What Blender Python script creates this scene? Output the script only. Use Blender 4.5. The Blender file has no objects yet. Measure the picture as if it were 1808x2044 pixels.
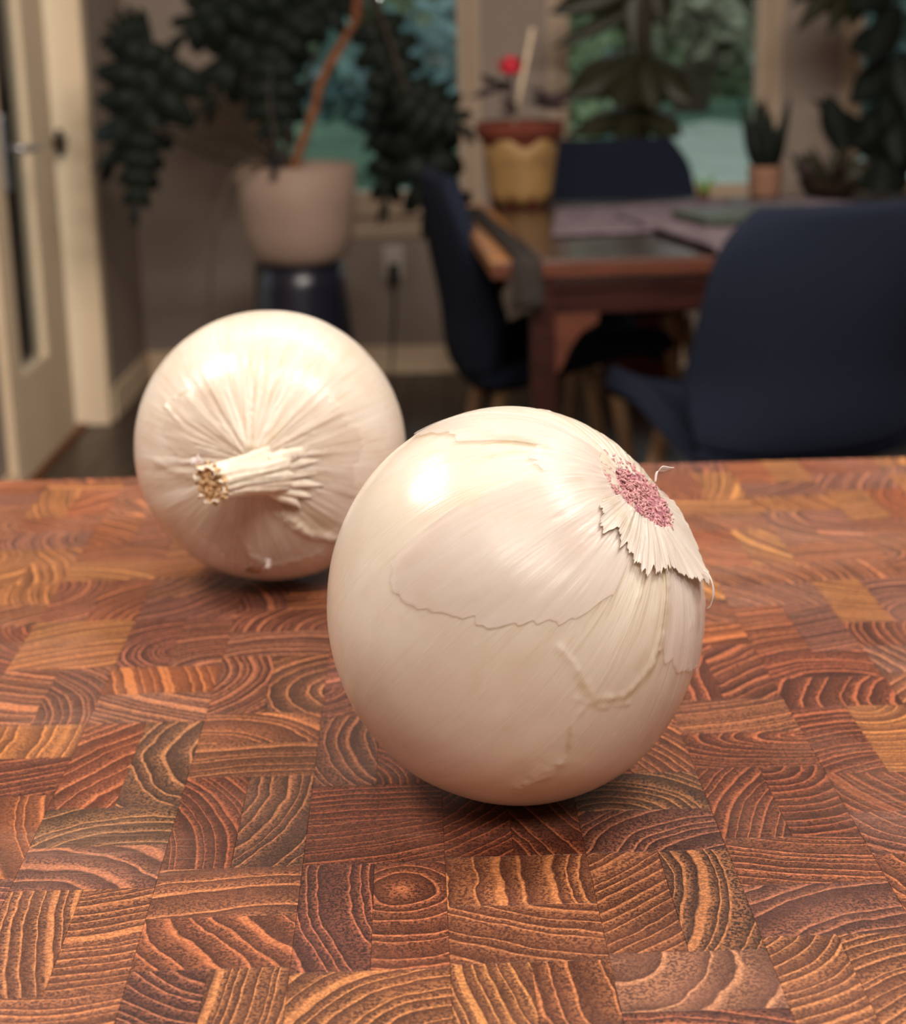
import bpy, bmesh, math, random
import numpy as np
from mathutils import Vector, Matrix, noise as mnoise

# ------------------------------------------------------------------ camera, sky, light, exposure
scn = bpy.context.scene
COL = scn.collection
ZB = 0.9498                      # top of the butcher block
CAM = Vector((0, 0, 1.164))
cam_d = bpy.data.cameras.new('camera'); cam = bpy.data.objects.new('camera', cam_d); COL.objects.link(cam)
cam_d.sensor_fit = 'HORIZONTAL'; cam_d.sensor_width = 36.0; cam_d.lens = 3400 / 1808 * 36
cam_d.clip_start = 0.02; cam_d.clip_end = 200
pitch, roll, yaw = 0.26988617, -0.02122832, 0.00418431
_f = Vector((math.sin(yaw)*math.cos(pitch), math.cos(yaw)*math.cos(pitch), -math.sin(pitch)))
_r = Vector((math.cos(yaw), -math.sin(yaw), 0)); _u = _r.cross(_f)
CX = _r*math.cos(roll) + _u*math.sin(roll); CY = -_r*math.sin(roll) + _u*math.cos(roll); CZ = -_f
cam.matrix_world = Matrix(((CX.x, CY.x, CZ.x, CAM.x), (CX.y, CY.y, CZ.y, CAM.y), (CX.z, CY.z, CZ.z, CAM.z), (0, 0, 0, 1)))
cam_d.dof.use_dof = True; cam_d.dof.focus_distance = 0.45; cam_d.dof.aperture_fstop = 18.5
cam_d.dof.aperture_blades = 0
scn.camera = cam

world = bpy.data.worlds.new('dusk sky'); scn.world = world; world.use_nodes = True
bg = world.node_tree.nodes['Background']; bg.inputs['Color'].default_value = (0.72, 0.78, 0.82, 1); bg.inputs['Strength'].default_value = 1.5

def lamp(name, loc, power, radius, color, kind='POINT', size=None, rot=None):
    l = bpy.data.lights.new(name, kind); l.energy = power; l.color = color
    if kind == 'AREA':
        l.shape = 'RECTANGLE'; l.size, l.size_y = size
    else: l.shadow_soft_size = radius
    o = bpy.data.objects.new(name, l); o.location = loc
    if rot: o.rotation_euler = rot
    COL.objects.link(o); return o
WARM = (1.0, 0.95, 0.89)
lamp('island_pendant_light', (-0.40, 0.68, ZB+0.58), 11.0, 0.095, WARM)
lamp('island_pendant_light.001', (0.30, 0.50, ZB+0.60), 11.5, 0.09, WARM)
lamp('kitchen_ceiling_light', (0.3, -0.9, 2.5), 34, 0, (1.0, 0.92, 0.84), 'AREA', (1.4, 0.6), (0.25, 0, 0))
lamp('dining_fill_light', (0.4, 1.6, 2.55), 125, 0, (1.0, 0.90, 0.80), 'AREA', (1.6, 0.4), (0.95, 0, 0))  # added fill that brightens the dining room; no lamp is known there

vs = scn.view_settings
scn.display_settings.display_device = 'sRGB'
vs.view_transform = 'Standard'; vs.look = 'None'; vs.exposure = 0.0; vs.gamma = 1.0; vs.use_curve_mapping = False

# ------------------------------------------------------------------ helpers
rnd = random.Random(7)
def srgb(r, g, b):
    return tuple(((c/255)/12.92 if c/255 <= .04045 else ((c/255+.055)/1.055)**2.4) for c in (r, g, b))
class MB:
    def __init__(s): s.v = []; s.f = []; s.sm = []
    def add(s, verts, faces, smooth=False):
        n = len(s.v); s.v += [tuple(v) for v in verts]
        for fc in faces: s.f.append(tuple(i+n for i in fc)); s.sm.append(smooth)
    def box(s, x0, x1, y0, y1, z0, z1, bev=0.0, M=None):
        if bev <= 0:
            vs_ = [(x, y, z) for z in (z0, z1) for y in (y0, y1) for x in (x0, x1)]
            fs = [(0, 2, 3, 1), (4, 5, 7, 6), (0, 1, 5, 4), (2, 6, 7, 3), (0, 4, 6, 2), (1, 3, 7, 5)]
        else:
            bm = bmesh.new()
            bmesh.ops.create_cube(bm, size=1)
            for v in bm.verts: v.co = Vector(((x0+x1)/2+v.co.x*(x1-x0), (y0+y1)/2+v.co.y*(y1-y0), (z0+z1)/2+v.co.z*(z1-z0)))
            bmesh.ops.bevel(bm, geom=bm.edges[:], offset=bev, segments=2, affect='EDGES', profile=.6)
            bm.verts.index_update(); vs_ = [tuple(v.co) for v in bm.verts]; fs = [tuple(v.index for v in f.verts) for f in bm.faces]; bm.free()
        if M is not None: vs_ = [tuple(M @ Vector(v)) for v in vs_]
        s.add(vs_, fs)
    def tube(s, pts, radii, n=10, caps=True, smooth=True):
        pts = [Vector(p) for p in pts]
        if not isinstance(radii, (list, tuple)): radii = [radii]*len(pts)
        up = None; rings = []
        for i, p in enumerate(pts):
            t = (pts[min(i+1, len(pts)-1)]-pts[max(i-1, 0)]).normalized()
            if up is None: up = t.orthogonal().normalized()
            up = (up - t*up.dot(t)); up = up.normalized() if up.length > 1e-6 else t.orthogonal().normalized()
            w = t.cross(up)
            rings.append([p + (up*math.cos(a)+w*math.sin(a))*radii[i] for a in [2*math.pi*k/n for k in range(n)]])
        vs_ = [v for r in rings for v in r]; fs = []
        for i in range(len(pts)-1):
            for k in range(n): fs.append((i*n+k, i*n+(k+1) % n, (i+1)*n+(k+1) % n, (i+1)*n+k))
        if caps: fs.append(tuple(range(n))[::-1]); fs.append(tuple((len(pts)-1)*n+k for k in range(n)))
        s.add(vs_, fs, smooth)
    def lathe(s, prof, n=40, c=(0, 0, 0), smooth=True):
        vs_ = []; fs = []
        for r, z in prof:
            for k in range(n):
                a = 2*math.pi*k/n; vs_.append((c[0]+r*math.cos(a), c[1]+r*math.sin(a), c[2]+z))
        for i in range(len(prof)-1):
            for k in range(n): fs.append((i*n+k, i*n+(k+1) % n, (i+1)*n+(k+1) % n, (i+1)*n+k))
        s.add(vs_, fs, smooth)
    def build(s, name, mat, parent=None, solid=0.0, subsurf=0):
        me = bpy.data.meshes.new(name); me.from_pydata(s.v, [], s.f); me.update()
        me.polygons.foreach_set('use_smooth', s.sm)
        if mat: me.materials.append(mat)
        o = bpy.data.objects.new(name, me); COL.objects.link(o)
        if parent: o.parent = parent
        if solid:
            m = o.modifiers.new('thick', 'SOLIDIFY'); m.thickness = solid; m.offset = 0
        if subsurf:
            m = o.modifiers.new('sub', 'SUBSURF'); m.levels = subsurf; m.render_levels = subsurf
        return o
def tag(o, label=None, cat=None, group=None, kind=None):
    if label: o['label'] = label
    if cat: o['category'] = cat
    if group: o['group'] = group
    if kind: o['kind'] = kind
    return o
def thing(name, loc, label, cat, group=None, rz=0.0):
    o = bpy.data.objects.new(name, None); COL.objects.link(o); o.location = loc; o.rotation_euler = (0, 0, rz)
    o.empty_display_size = .05
    return tag(o, label, cat, group)
def smoothpath(pts, n=8):
    P = [Vector(p) for p in pts]; P = [P[0]*2-P[1]] + P + [P[-1]*2-P[-2]]; out = []
    for i in range(1, len(P)-2):
        for k in range(n):
            t = k/n; a, b, c, d = P[i-1:i+3]
            out.append(.5*((2*b)+(c-a)*t+(2*a-5*b+4*c-d)*t*t+(3*b-a-3*c+d)*t**3))
    out.append(P[-2]); return out

# ---- materials
def newmat(name):
    m = bpy.data.materials.new(name); m.use_nodes = True; nt = m.node_tree
    return m, nt, nt.nodes['Principled BSDF']
def N(nt, typ, **kw):
    n = nt.nodes.new(typ)
    for k, v in kw.items():
        if k in n.inputs: n.inputs[k].default_value = v
        else: setattr(n, k, v)
    return n
def math_(nt, op, a, b=None, c=None):
    n = nt.nodes.new('ShaderNodeMath'); n.operation = op
    for i, x in enumerate((a, b, c)):
        if x is None: continue
        if isinstance(x, (int, float)): n.inputs[i].default_value = x
        else: nt.links.new(x, n.inputs[i])
    return n.outputs[0]
def smooth(nt, x, lo, hi):
    n = nt.nodes.new('ShaderNodeMapRange'); n.interpolation_type = 'SMOOTHSTEP'
    n.inputs[1].default_value = lo; n.inputs[2].default_value = hi; nt.links.new(x, n.inputs[0]); return n.outputs[0]
def mixc(nt, fac, a, b, mode='MIX'):
    n = nt.nodes.new('ShaderNodeMix'); n.data_type = 'RGBA'; n.blend_type = mode
    for sock, x in ((n.inputs[0], fac), (n.inputs[6], a), (n.inputs[7], b)):
        if isinstance(x, (int, float)): sock.default_value = x
        elif isinstance(x, tuple): sock.default_value = (*x[:3], 1)
        else: nt.links.new(x, sock)
    return n.outputs[2]
def noise_tex(nt, vec, scale, detail=3, rough=.5, dist=0.0):
    n = nt.nodes.new('ShaderNodeTexNoise'); n.inputs['Scale'].default_value = scale; n.inputs['Detail'].default_value = detail
    n.inputs['Roughness'].default_value = rough; n.inputs['Distortion'].default_value = dist
    if vec is not None: nt.links.new(vec, n.inputs['Vector'])
    return n
def simple(name, c, rough=.6, spec=.4, var=.12, scale=40, metal=0, bump=0.0, stretch=None):
    m, nt, b = newmat(name)
    tc = nt.nodes.new('ShaderNodeTexCoord'); vec = tc.outputs['Object']
    if stretch:
        mp = nt.nodes.new('ShaderNodeMapping'); mp.inputs['Scale'].default_value = stretch; nt.links.new(vec, mp.inputs[0]); vec = mp.outputs[0]
    nz = noise_tex(nt, vec, scale, 4)
    lo = tuple(x*(1-var) for x in c); hi = tuple(min(1, x*(1+var)) for x in c)
    nt.links.new(mixc(nt, smooth(nt, nz.outputs[0], .3, .7), lo, hi), b.inputs['Base Color'])
    b.inputs['Roughness'].default_value = rough; b.inputs['Specular IOR Level'].default_value = spec; b.inputs['Metallic'].default_value = metal
    if bump:
        bp = nt.nodes.new('ShaderNodeBump'); bp.inputs['Strength'].default_value = bump; bp.inputs['Distance'].default_value = .002
        nt.links.new(nz.outputs[0], bp.inputs['Height']); nt.links.new(bp.outputs[0], b.inputs['Normal'])
    return m
M_wall = simple('wall_paint', srgb(160, 145, 134), .85, .2, .03, 3)
M_trim = simple('trim_paint', srgb(240, 215, 182), .55, .35, .03, 5)
M_wtrim = simple('window_trim_paint', srgb(186, 164, 142), .6, .3, .03, 5)
M_ceil = simple('ceiling_paint', srgb(205, 200, 192), .9, .2, .02, 3)
M_floorboard = simple('dark_floor_wood', srgb(74, 60, 52), .42, .4, .3, 6, stretch=(12, 1, 12))
M_navy = simple('navy_fabric', srgb(29, 34, 47), .95, .10, .12, 300, bump=.3)
M_oak = simple('pale_oak', srgb(176, 140, 104), .5, .35, .15, 12, stretch=(8, 8, 1))
M_mahog = simple('mahogany', srgb(46, 20, 16), .32, .5, .3, 9, stretch=(1, 9, 9))
M_mahog_light = simple('worn_mahogany', srgb(82, 44, 30), .4, .45, .2, 9, stretch=(1, 9, 9))
M_gold = simple('golden_inlay', srgb(150, 98, 48), .4, .45, .25, 30)
M_tabletop = simple('dark_tabletop', srgb(58, 42, 36), .18, .5, .2, 6, stretch=(1, 9, 1))
M_leaf = simple('dark_leaf', srgb(20, 27, 21), .6, .25, .3, 12)
M_leaf_olive = simple('olive_leaf', srgb(40, 40, 22), .45, .4, .25, 10)
M_leaf_bright = simple('bright_leaf', srgb(96, 140, 40), .5, .4, .2, 14)
M_leaf_purple = simple('purple_leaf', srgb(48, 32, 34), .5, .35, .3, 30)
M_red = simple('red_bloom', srgb(190, 40, 58), .6, .3, .15, 60)
M_stem_brown = simple('brown_stem', srgb(124, 76, 48), .7, .2, .25, 30)
M_petiole = simple('green_brown_stalk', srgb(50, 42, 34), .6, .3, .2, 30)
M_root = simple('aerial_root', srgb(92, 78, 66), .8, .2, .2, 30)
M_pot = simple('blush_pot', srgb(154, 130, 116), .6, .3, .05, 8)
M_soil = simple('soil', srgb(42, 32, 26), .95, .1, .4, 60)
M_stand = simple('navy_black_lacquer', srgb(26, 26, 40), .3, .5, .1, 10)
M_terra = simple('terracotta', srgb(96, 46, 34), .8, .2, .15, 20)
M_cream = simple('cream_glaze', srgb(138, 107, 66), .55, .35, .12, 14)
M_glazeink = simple('faded_glaze', srgb(100, 74, 46), .55, .35, .12, 14)
M_stake = simple('pale_stake', srgb(196, 176, 150), .6, .3, .1, 40)
M_cloth = simple('lace_cloth', srgb(116, 103, 110), .95, .1, .38, 38, bump=.5)
M_tray = simple('green_slate', srgb(66, 74, 64), .5, .4, .15, 20)
M_plastic_w = simple('white_plastic', srgb(214, 202, 192), .4, .4, .02, 10)
M_black = simple('black_rubber', srgb(24, 22, 24), .5, .4, .1, 20)
M_brass = simple('dark_bronze', srgb(60, 50, 42), .35, .5, .1, 20, metal=.6)
M_nickel = simple('satin_nickel', srgb(190, 192, 200), .28, .5, .03, 10, metal=1)
M_island = simple('island_paint', srgb(90, 92, 96), .6, .3, .03, 6)
M_counter = simple('pale_stone', srgb(200, 196, 188), .25, .5, .08, 30)
M_grass = simple('lawn_grass', srgb(78, 104, 84), .95, .1, .35, 2)
M_drive = simple('pale_concrete', srgb(150, 160, 148), .9, .1, .12, 1.5)
M_slab = simple('bluish_slab', srgb(214, 222, 236), .8, .2, .06, 4)
M_hedge = [simple('hedge_leaf_%s' % k, c, .8, .2, .35, 5) for k, c in (('teal', srgb(100, 126, 118)), ('green', srgb(136, 152, 116)), ('grey', srgb(150, 150, 126)), ('blue', srgb(98, 124, 122)))]
M_bark = simple('grey_bark', srgb(92, 80, 70), .9, .1, .3, 8)
# pane: clear glass that lets light through and mirrors a little at glancing angles
M_glass, nt, b = newmat('window_glass'); nt.nodes.remove(b)
tr = N(nt, 'ShaderNodeBsdfTransparent'); tr.inputs[0].default_value = (.93, .96, .95, 1)
gl = N(nt, 'ShaderNodeBsdfGlossy'); gl.inputs['Roughness'].default_value = .02
fr = N(nt, 'ShaderNodeFresnel'); fr.inputs[0].default_value = 1.5
mx = N(nt, 'ShaderNodeMixShader'); nt.links.new(fr.outputs[0], mx.inputs[0]); nt.links.new(tr.outputs[0], mx.inputs[1]); nt.links.new(gl.outputs[0], mx.inputs[2])
nt.links.new(mx.outputs[0], nt.nodes['Material Output'].inputs[0])

# ------------------------------------------------------------------ room shell
def struct(name, mb, mat, parent=None):
    o = mb.build(name, mat, parent)
    if parent is None: o['kind'] = 'structure'
    return o
XL, XR, YB_, YF, HC = -1.141, 3.4, 6.139, -2.2, 2.6
m = MB(); m.box(XL-.2, XR+.2, YF-.2, YB_+.2, -.2, -.022); floor = struct('floor', m, M_floorboard)
pw = .128; k = 0; protos = {}
for i in range(18):                     # boards of the part of the floor that shows
    x0 = XL + i*pw; y = 3.6 - (i*.53) % 1.0
    while y < YB_:
        y1 = min(y+1.25, YB_)
        m = MB(); m.box(x0+.0015, x0+pw-.0015, y+.001, y1-.001, -.022, 0-.0008*(k % 3), .0015)
        m.build('floor_plank', M_floorboard, floor); y = y1; k += 1
m = MB(); m.box(XL, XR, YF, 2.6, -.022, -.002); m.box(XL+18*pw, XR, 2.6, YB_, -.022, -.002); m.box(XL, XL+18*pw, 2.6, 3.6, -.022, -.003)
o = m.build('outer_planks', M_floorboard, floor); o['kind'] = 'stuff'
m = MB(); m.box(XL-.2, XR+.2, YF-.2, YB_+.2, HC, HC+.1); struct('ceiling', m, M_ceil)
ZS, ZH = .60, 2.25                      # window sill and head
W = [(-.62, .12), (.42, 1.17), (1.45, 2.5)]
m = MB()
xs = [XL-.2] + [v for w in W for v in w] + [XR+.2]
for i in range(0, len(xs), 2): m.box(xs[i], xs[i+1], YB_, YB_+.16, -.2, HC)
for a, b_ in W: m.box(a, b_, YB_, YB_+.16, -.2, ZS-.03); m.box(a, b_, YB_, YB_+.16, ZH, HC)
struct('wall_back', m, M_wall)
m = MB(); m.box(XL-.16, XL, YF-.2, 4.40, -.2, HC); m.box(XL-.16, XL, 4.40, 5.42, 2.1, HC); m.box(XL-.16, -1.078, 5.42, YB_, -.2, HC)
struct('wall_left', m, M_wall)
m = MB(); m.box(XR, XR+.16, YF-.2, YB_+.2, -.2, HC); struct('wall_right', m, M_wall)
m = MB(); m.box(XL-.2, XR+.2, YF-.16, YF, -.2, HC); struct('wall_front', m, M_wall)
m = MB(); m.box(-1.078, XR, YB_-.016, YB_, -.002, .098, .004); struct('baseboard_back', m, M_trim)
m = MB(); m.box(-1.078, -1.062, 5.43, YB_-.017, -.002, .098, .004); m.box(XL, XL+.014, YF, 4.36, -.002, .098, .004); struct('baseboard_left', m, M_trim)
for i, (a, b_) in enumerate(W):
    m = MB(); t = .045
    m.box(a, a+t, YB_+.02, YB_+.10, ZS, ZH, .004); m.box(b_-t, b_, YB_+.02, YB_+.10, ZS, ZH, .004)
    m.box(a, b_, YB_+.02, YB_+.10, ZS, ZS+.05, .004); m.box(a, b_, YB_+.02, YB_+.10, ZH-.05, ZH, .004)
    m.box(a-.035, a+.004, YB_-.012, YB_+.02, ZS, ZH+.05, .003); m.box(b_-.004, b_+.035, YB_-.012, YB_+.02, ZS, ZH+.05, .003)
    m.box(a-.035, b_+.035, YB_-.012, YB_+.02, ZH, ZH+.05, .003)
    wf = struct('window_%d' % (i+1), m, M_wtrim)
    m = MB(); m.box(a+t-.003, b_-t+.003, YB_+.055, YB_+.06, ZS+.04, ZH-.04); struct('pane', m, M_glass, wf)
    m = MB(); m.box(a-.05, b_+.05, YB_-.05, YB_+.04, ZS-.03, ZS+.004, .006); m.box(a-.04, b_+.04, YB_-.016, YB_, ZS-.11, ZS-.03, .004); struct('sill', m, M_wtrim, wf)
# glazed door in the left wall, with its casing standing proud at the far side
m = MB(); m.box(XL-.06, XL-.015, 4.42, 4.63, .012, 2.08, .004); m.box(XL-.06, XL-.015, 4.95, 5.25, .012, 2.08, .004)
m.box(XL-.06, XL-.015, 4.62, 4.96, .012, .30, .004); m.box(XL-.06, XL-.015, 4.62, 4.96, 1.95, 2.08, .004)
door = struct('door_1', m, M_trim)
m = MB(); m.box(XL-.042, XL-.036, 4.62, 4.96, .29, 1.96); struct('pane', m, M_glass, door)
m = MB(); m.box(XL-.018, XL-.005, 4.60, 4.66, .80, 1.0, .004); m.tube([(XL-.01, 4.63, .91), (XL+.045, 4.63, .91), (XL+.05, 4.66, .91), (XL+.05, 4.76, .905)], [.011, .010, .010, .008]); struct('handle', m, M_nickel, door)
m = MB(); m.tube([(XL-.005, 5.285, .85), (XL-.005, 5.285, .93)], .012); m.box(XL-.02, XL+.012, 5.25, 5.32, .87, .91, .003); struct('latch', m, M_brass, door)
m = MB(); m.box(XL-.16, -1.067, 5.34, 5.42, 0, 2.14, .006); struct('trim_1', m, M_trim)
m = MB(); m.box(XL-.16, XL+.022, 4.34, 4.42, 0, 2.14, .005); m.box(XL-.16, XL+.02, 4.42, 5.34, 2.09, 2.14, .005); struct('trim_2', m, M_trim)
m = MB(); m.box(XL-.16, XL, 4.42, 5.34, -.02, .010); struct('trim_3', m, M_stem_brown)
# ------------------------------------------------------------------ outdoors
m = MB(); m.box(-40, 45, YB_+.3, 60, -.3, -.12); m.box(-40, XL-.3, -8, YB_+.3, -.3, -.12); tag(m.build('lawn', M_grass), kind='structure')
m = MB(); dq = [(.9, 9.5), (4.6, 9.5), (4.7, 14), (4.4, 19), (4.9, 24), (4.2, 27), (3.3, 25), (2.7, 19), (1.9, 13)]; nd = len(dq); m.add([(x, y, -.115) for x, y in dq]+[(x, y, -.16) for x, y in dq], [tuple(range(nd)), tuple(range(2*nd-1, nd-1, -1))]); tag(m.build('driveway', M_drive), kind='structure')
m = MB(); m.box(-6, XL-.25, 2.0, 7.5, -.13, -.06, .01); tag(m.build('added_pale_ground', M_drive), kind='structure')  # added pale ground, greys what shows through the door glass
def shrub(name, label, cat, c, r, n, mat, leaf, seed, nl=9):
    R_ = random.Random(seed); root = thing(name, (c[0], c[1], -.12), label, cat, 'trees and shrubs outside the windows')
    m = MB(); lobes = [(R_.uniform(-.6, .6)*r[0], R_.uniform(-.6, .6)*r[1], R_.uniform(.25, .8)*2*r[2], R_.uniform(.35, .6)*(1 if nl < 20 else .45)) for _ in range(nl)]
    z0 = c[2]
    for _ in range(n):
        lx, ly, lz, ls = lobes[R_.randrange(nl)]
        d = Vector((R_.gauss(0, 1), R_.gauss(0, 1), R_.gauss(0, 1))).normalized()*(.6+.4*R_.random())
        p = Vector((lx+d.x*r[0]*ls, ly+d.y*r[1]*ls, z0+lz+d.z*r[2]*ls))
        a = Vector((R_.gauss(0, 1), R_.gauss(0, 1), R_.gauss(0, 1))).normalized(); b_ = a.orthogonal().normalized(); s = leaf*R_.uniform(.6, 1.4)
        m.add([p-a*s, p+b_*s*.5, p+a*s, p-b_*s*.5], [(0, 1, 2, 3)])
    f = m.build('foliage', mat, root); f['kind'] = 'stuff'
    m = MB(); h = max(.8, z0 + r[2]*.9)
    m.tube([(0, 0, -.05), (.1*r[0], 0, h*.5), (0, .1*r[1], h)], [.09*r[0]+.03, .07*r[0]+.02, .02]); m.build('trunk', M_bark, root)
shrub('shrub', 'teal-green shrub outside, filling the left window behind the big plant', 'shrub', (-2.2, 13, .1), (2.2, 1.6, 1.5), 2600, M_hedge[0], .16, 1)
shrub('shrub', 'bluish shrub outside, low in the left window beside the post', 'shrub', (.3, 17.5, 0), (1.7, 1.5, .9), 2000, M_hedge[3], .16, 2)
shrub('tree', 'grey-green tree outside, top right of the left window', 'tree', (.4, 23.5, 1.2), (2.6, 2, 1.9), 2600, M_hedge[1], .22, 3)
shrub('tree', 'teal tree outside, top left of the left window', 'tree', (-4.6, 22, 1.0), (2.6, 2, 2.2), 2600, M_hedge[0], .22, 4)
shrub('tree', 'grey-green tree outside, behind the pale drive in the middle window', 'tree', (4.4, 30.5, 1.0), (3.4, 2, 2.4), 3000, M_hedge[2], .24, 5)
shrub('shrub', 'blue-green shrub outside, above the pale drive in the middle window', 'shrub', (6.2, 24.2, -.1), (1.6, 1.0, .9), 2000, M_hedge[3], .18, 6)
shrub('shrub', 'light green shrub outside, left of the pale drive in the middle window', 'shrub', (1.0, 14.2, .2), (.7, 1.0, 1.0), 1600, M_hedge[1], .13, 7)
shrub('tree', 'teal tree outside, at the right edge of the middle window', 'tree', (6.0, 18.5, .8), (1.7, 1.5, 2.0), 2400, M_hedge[0], .2, 8)
shrub('tree', 'dull green tree outside, seen through the right window', 'tree', (11.5, 29, .6), (3.0, 2, 2.4), 2400, M_hedge[2], .24, 9)
shrub('hedge', 'long far hedge outside, closing the view behind the trees', 'hedge', (2.5, 37, -1.7), (15, 1.2, 3.4), 9000, M_hedge[1], .5, 10, 60)
for k, (x, y, lab) in enumerate([(-.75, 13.5, 'bluish slab added as a bright patch outside, left of the trailing dark leaves'), (-.55, 11.6, 'bluish slab added as a bright patch outside, nearest the window sill'), (-.05, 14.0, 'bluish slab added as a bright patch outside, right of the trailing dark leaves')]):
    m = MB(); m.box(x-.28, x+.28, y-.9, y+.9, -.13, -.06, .02); tag(m.build('pale_stand_in', M_slab), lab, 'stand-in slab', 'stand-ins for bright patches outside')  # made-up pale slabs standing in for bright patches of unknown origin

# ------------------------------------------------------------------ dining chairs
def chair_shell(v0, v1, n_u=14, n_v=14):
    prof = smoothpath([(.240, .440), (.205, .462), (.05, .425), (-.13, .385), (-.215, .425), (-.240, .58), (-.268, .73), (-.285, .875)], 12)
    wid = [.215, .235, .245, .235, .240, .250, .245, .222]
    m = MB(); L = len(prof)-1; vs_ = []
    for j in range(n_v+1):
        t = v0+(v1-v0)*j/n_v; q = t*L; i = min(int(q), L-1); fr_ = q-i
        y = prof[i][0]*(1-fr_)+prof[i+1][0]*fr_; z = prof[i][1]*(1-fr_)+prof[i+1][1]*fr_
        wq = t*7; wi = min(int(wq), 6); w = wid[wi]*(1-wq+wi)+wid[wi+1]*(wq-wi)
        if t > .90: w *= math.sqrt(max(0.0, 1-((t-.90)/.10)**2*.42))
        if t < .06: w *= math.sqrt(max(0.0, 1-((.06-t)/.06)**2*.45))
        seatness = max(0, 1-abs(t-.30)/.35); backness = max(0, min(1, (t-.5)/.2))
        for k_ in range(n_u+1):
            u = -1+2*k_/n_u; e = abs(u)**2.6
            vs_.append((u*w, y+backness*(.035+.08*max(0, 1-(t-.56)/.40))*e, z+seatness*.085*e))
    fs = [(j*(n_u+1)+k_, j*(n_u+1)+k_+1, (j+1)*(n_u+1)+k_+1, (j+1)*(n_u+1)+k_) for j in range(n_v) for k_ in range(n_u)]
    m.add(vs_, fs, True); return m
def prof_join(o, th):
    md = o.modifiers.new('thick', 'SOLIDIFY'); md.thickness = th; md.offset = 0
    b_ = o.modifiers.new('round', 'BEVEL'); b_.width = .012; b_.segments = 3; b_.limit_method = 'ANGLE'
def make_chair(loc, rz, label):
    root = thing('dining_chair', loc, label, 'chair', 'navy dining chairs', rz)
    s_ = chair_shell(0, .56).build('seat', M_navy, root); prof_join(s_, .042)
    b_ = chair_shell(.56, 1, 14, 16).build('backrest', M_navy, root); prof_join(b_, .042)
    for sx, sy in ((-1, 1), (1, 1), (-1, -1), (1, -1)):
        m = MB(); m.tube([(sx*.15, sy*.13-.01, .405), (sx*.205, sy*.20-.01, 0)], [.019, .011], 12); m.build('leg', M_oak, root)
    return root
def copy_thing(src, loc, rz, label):
    r = src.copy(); COL.objects.link(r); r.location = loc; r.rotation_euler = (0, 0, rz); r['label'] = label
    for ch in src.children:
        c = ch.copy(); COL.objects.link(c); c.parent = r
    return r
D = math.radians
chair = make_chair((.62, 3.27, 0), D(20), 'navy dining chair in front at right, seen from behind, nearest the camera')
copy_thing(chair, (.258, 4.03, 0), D(-83), 'navy dining chair at the left end of the table, seen from its side')
copy_thing(chair, (.525, 4.86, 0), D(184), 'navy dining chair across the table, only its rounded top above the tabletop')

# ------------------------------------------------------------------ dining table and what stands on it
TR = D(3.0); table = thing('dining_table', (.17, 3.235, 0), 'reddish mahogany dining table with bracketed leg between navy chairs', 'table', rz=TR)
TW, TD = 1.35, 1.20
m = MB(); m.box(.02, TW, 0, TD, .728, .760, .006); m.build('tabletop', M_tabletop, table)
m = MB(); m.box(-.075, .0195, .0, TD, .728, .7595, .006); m.build('end_board', M_gold, table)
m = MB(); m.box(-.074, TW+.004, -.006, .004, .726, .757, .003); m.build('top_edge', M_mahog_light, table)
m = MB(); m.box(.03, TW-.03, .012, .034, .655, .729, .003); m.box(.03, TW-.03, .006, .013, .70, .722, .003); m.build('apron', M_mahog, table)
m = MB(); m.box(.03, TW-.03, TD-.034, TD-.012, .655, .729, .003); m.build('apron', M_mahog, table)
m = MB(); m.box(.012, .034, .05, TD-.05, .655, .729, .003); m.build('side_apron', M_mahog, table)
m = MB(); m.box(TW-.034, TW-.012, .05, TD-.05, .655, .729, .003); m.build('side_apron', M_mahog, table)
m = MB(); m.tube([(.001, .10, .69), (.009, .10, .69)], .022, 14); m.tube([(.001, .16, .70), (.009, .16, .70)], .014, 14); m.build('carved_rosette', M_gold, table)
for lx, ly in ((.0, 0.0), (TW-.05, 0.0), (.0, TD-.05), (TW-.05, TD-.05)):
    m = MB(); m.box(lx+.002, lx+.048, ly+.002, ly+.048, 0, .728, .004); lg = m.build('leg', M_mahog, table)
    s = 1 if lx < .5 else -1; x0 = lx+.048 if s > 0 else lx+.002
    pts = [(0, .655), (.085, .655), (.082, .635), (.05, .618), (.030, .59), (.012, .55), (0, .535)]
    m = MB(); a = [(x0+s*p[0], ly+.010, p[1]) for p in pts]; b_ = [(x0+s*p[0], ly+.038, p[1]) for p in pts]; n = len(pts)
    m.add(a+b_, [tuple(range(n)), tuple(range(2*n-1, n-1, -1))]+[(i, i+n, (i+1) % n+n, (i+1) % n) for i in range(n)]); m.build('bracket', M_mahog_light, lg)
# dark strap lying along the left end of the table, its end hanging over the front corner
m = MB(); T2 = [(.085, 4.22, .766), (.10, 4.0, .765), (.125, 3.7, .766), (.145, 3.45, .766), (.160, 3.25, .766), (.162, 3.222, .762), (.163, 3.214, .74), (.165, 3.212, .67)]
P_ = smoothpath(T2, 5); vs_ = []
for i, p in enumerate(P_):
    wq = .020+.010*i/len(P_)
    vs_ += [(p.x-wq, p.y, p.z), (p.x, p.y, p.z+.003), (p.x+wq, p.y, p.z)]
m.add(vs_, [(i*3+k, i*3+k+1, i*3+k+4, i*3+k+3) for i in range(len(P_)-1) for k in range(2)], True)
tag(m.build('fabric_strap', simple('strap_fabric', srgb(50, 44, 42), .9, .1, .2, 80), None, solid=.004), 'dark grey-brown strap along the table end, hanging over its near left corner', 'strap')
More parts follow.
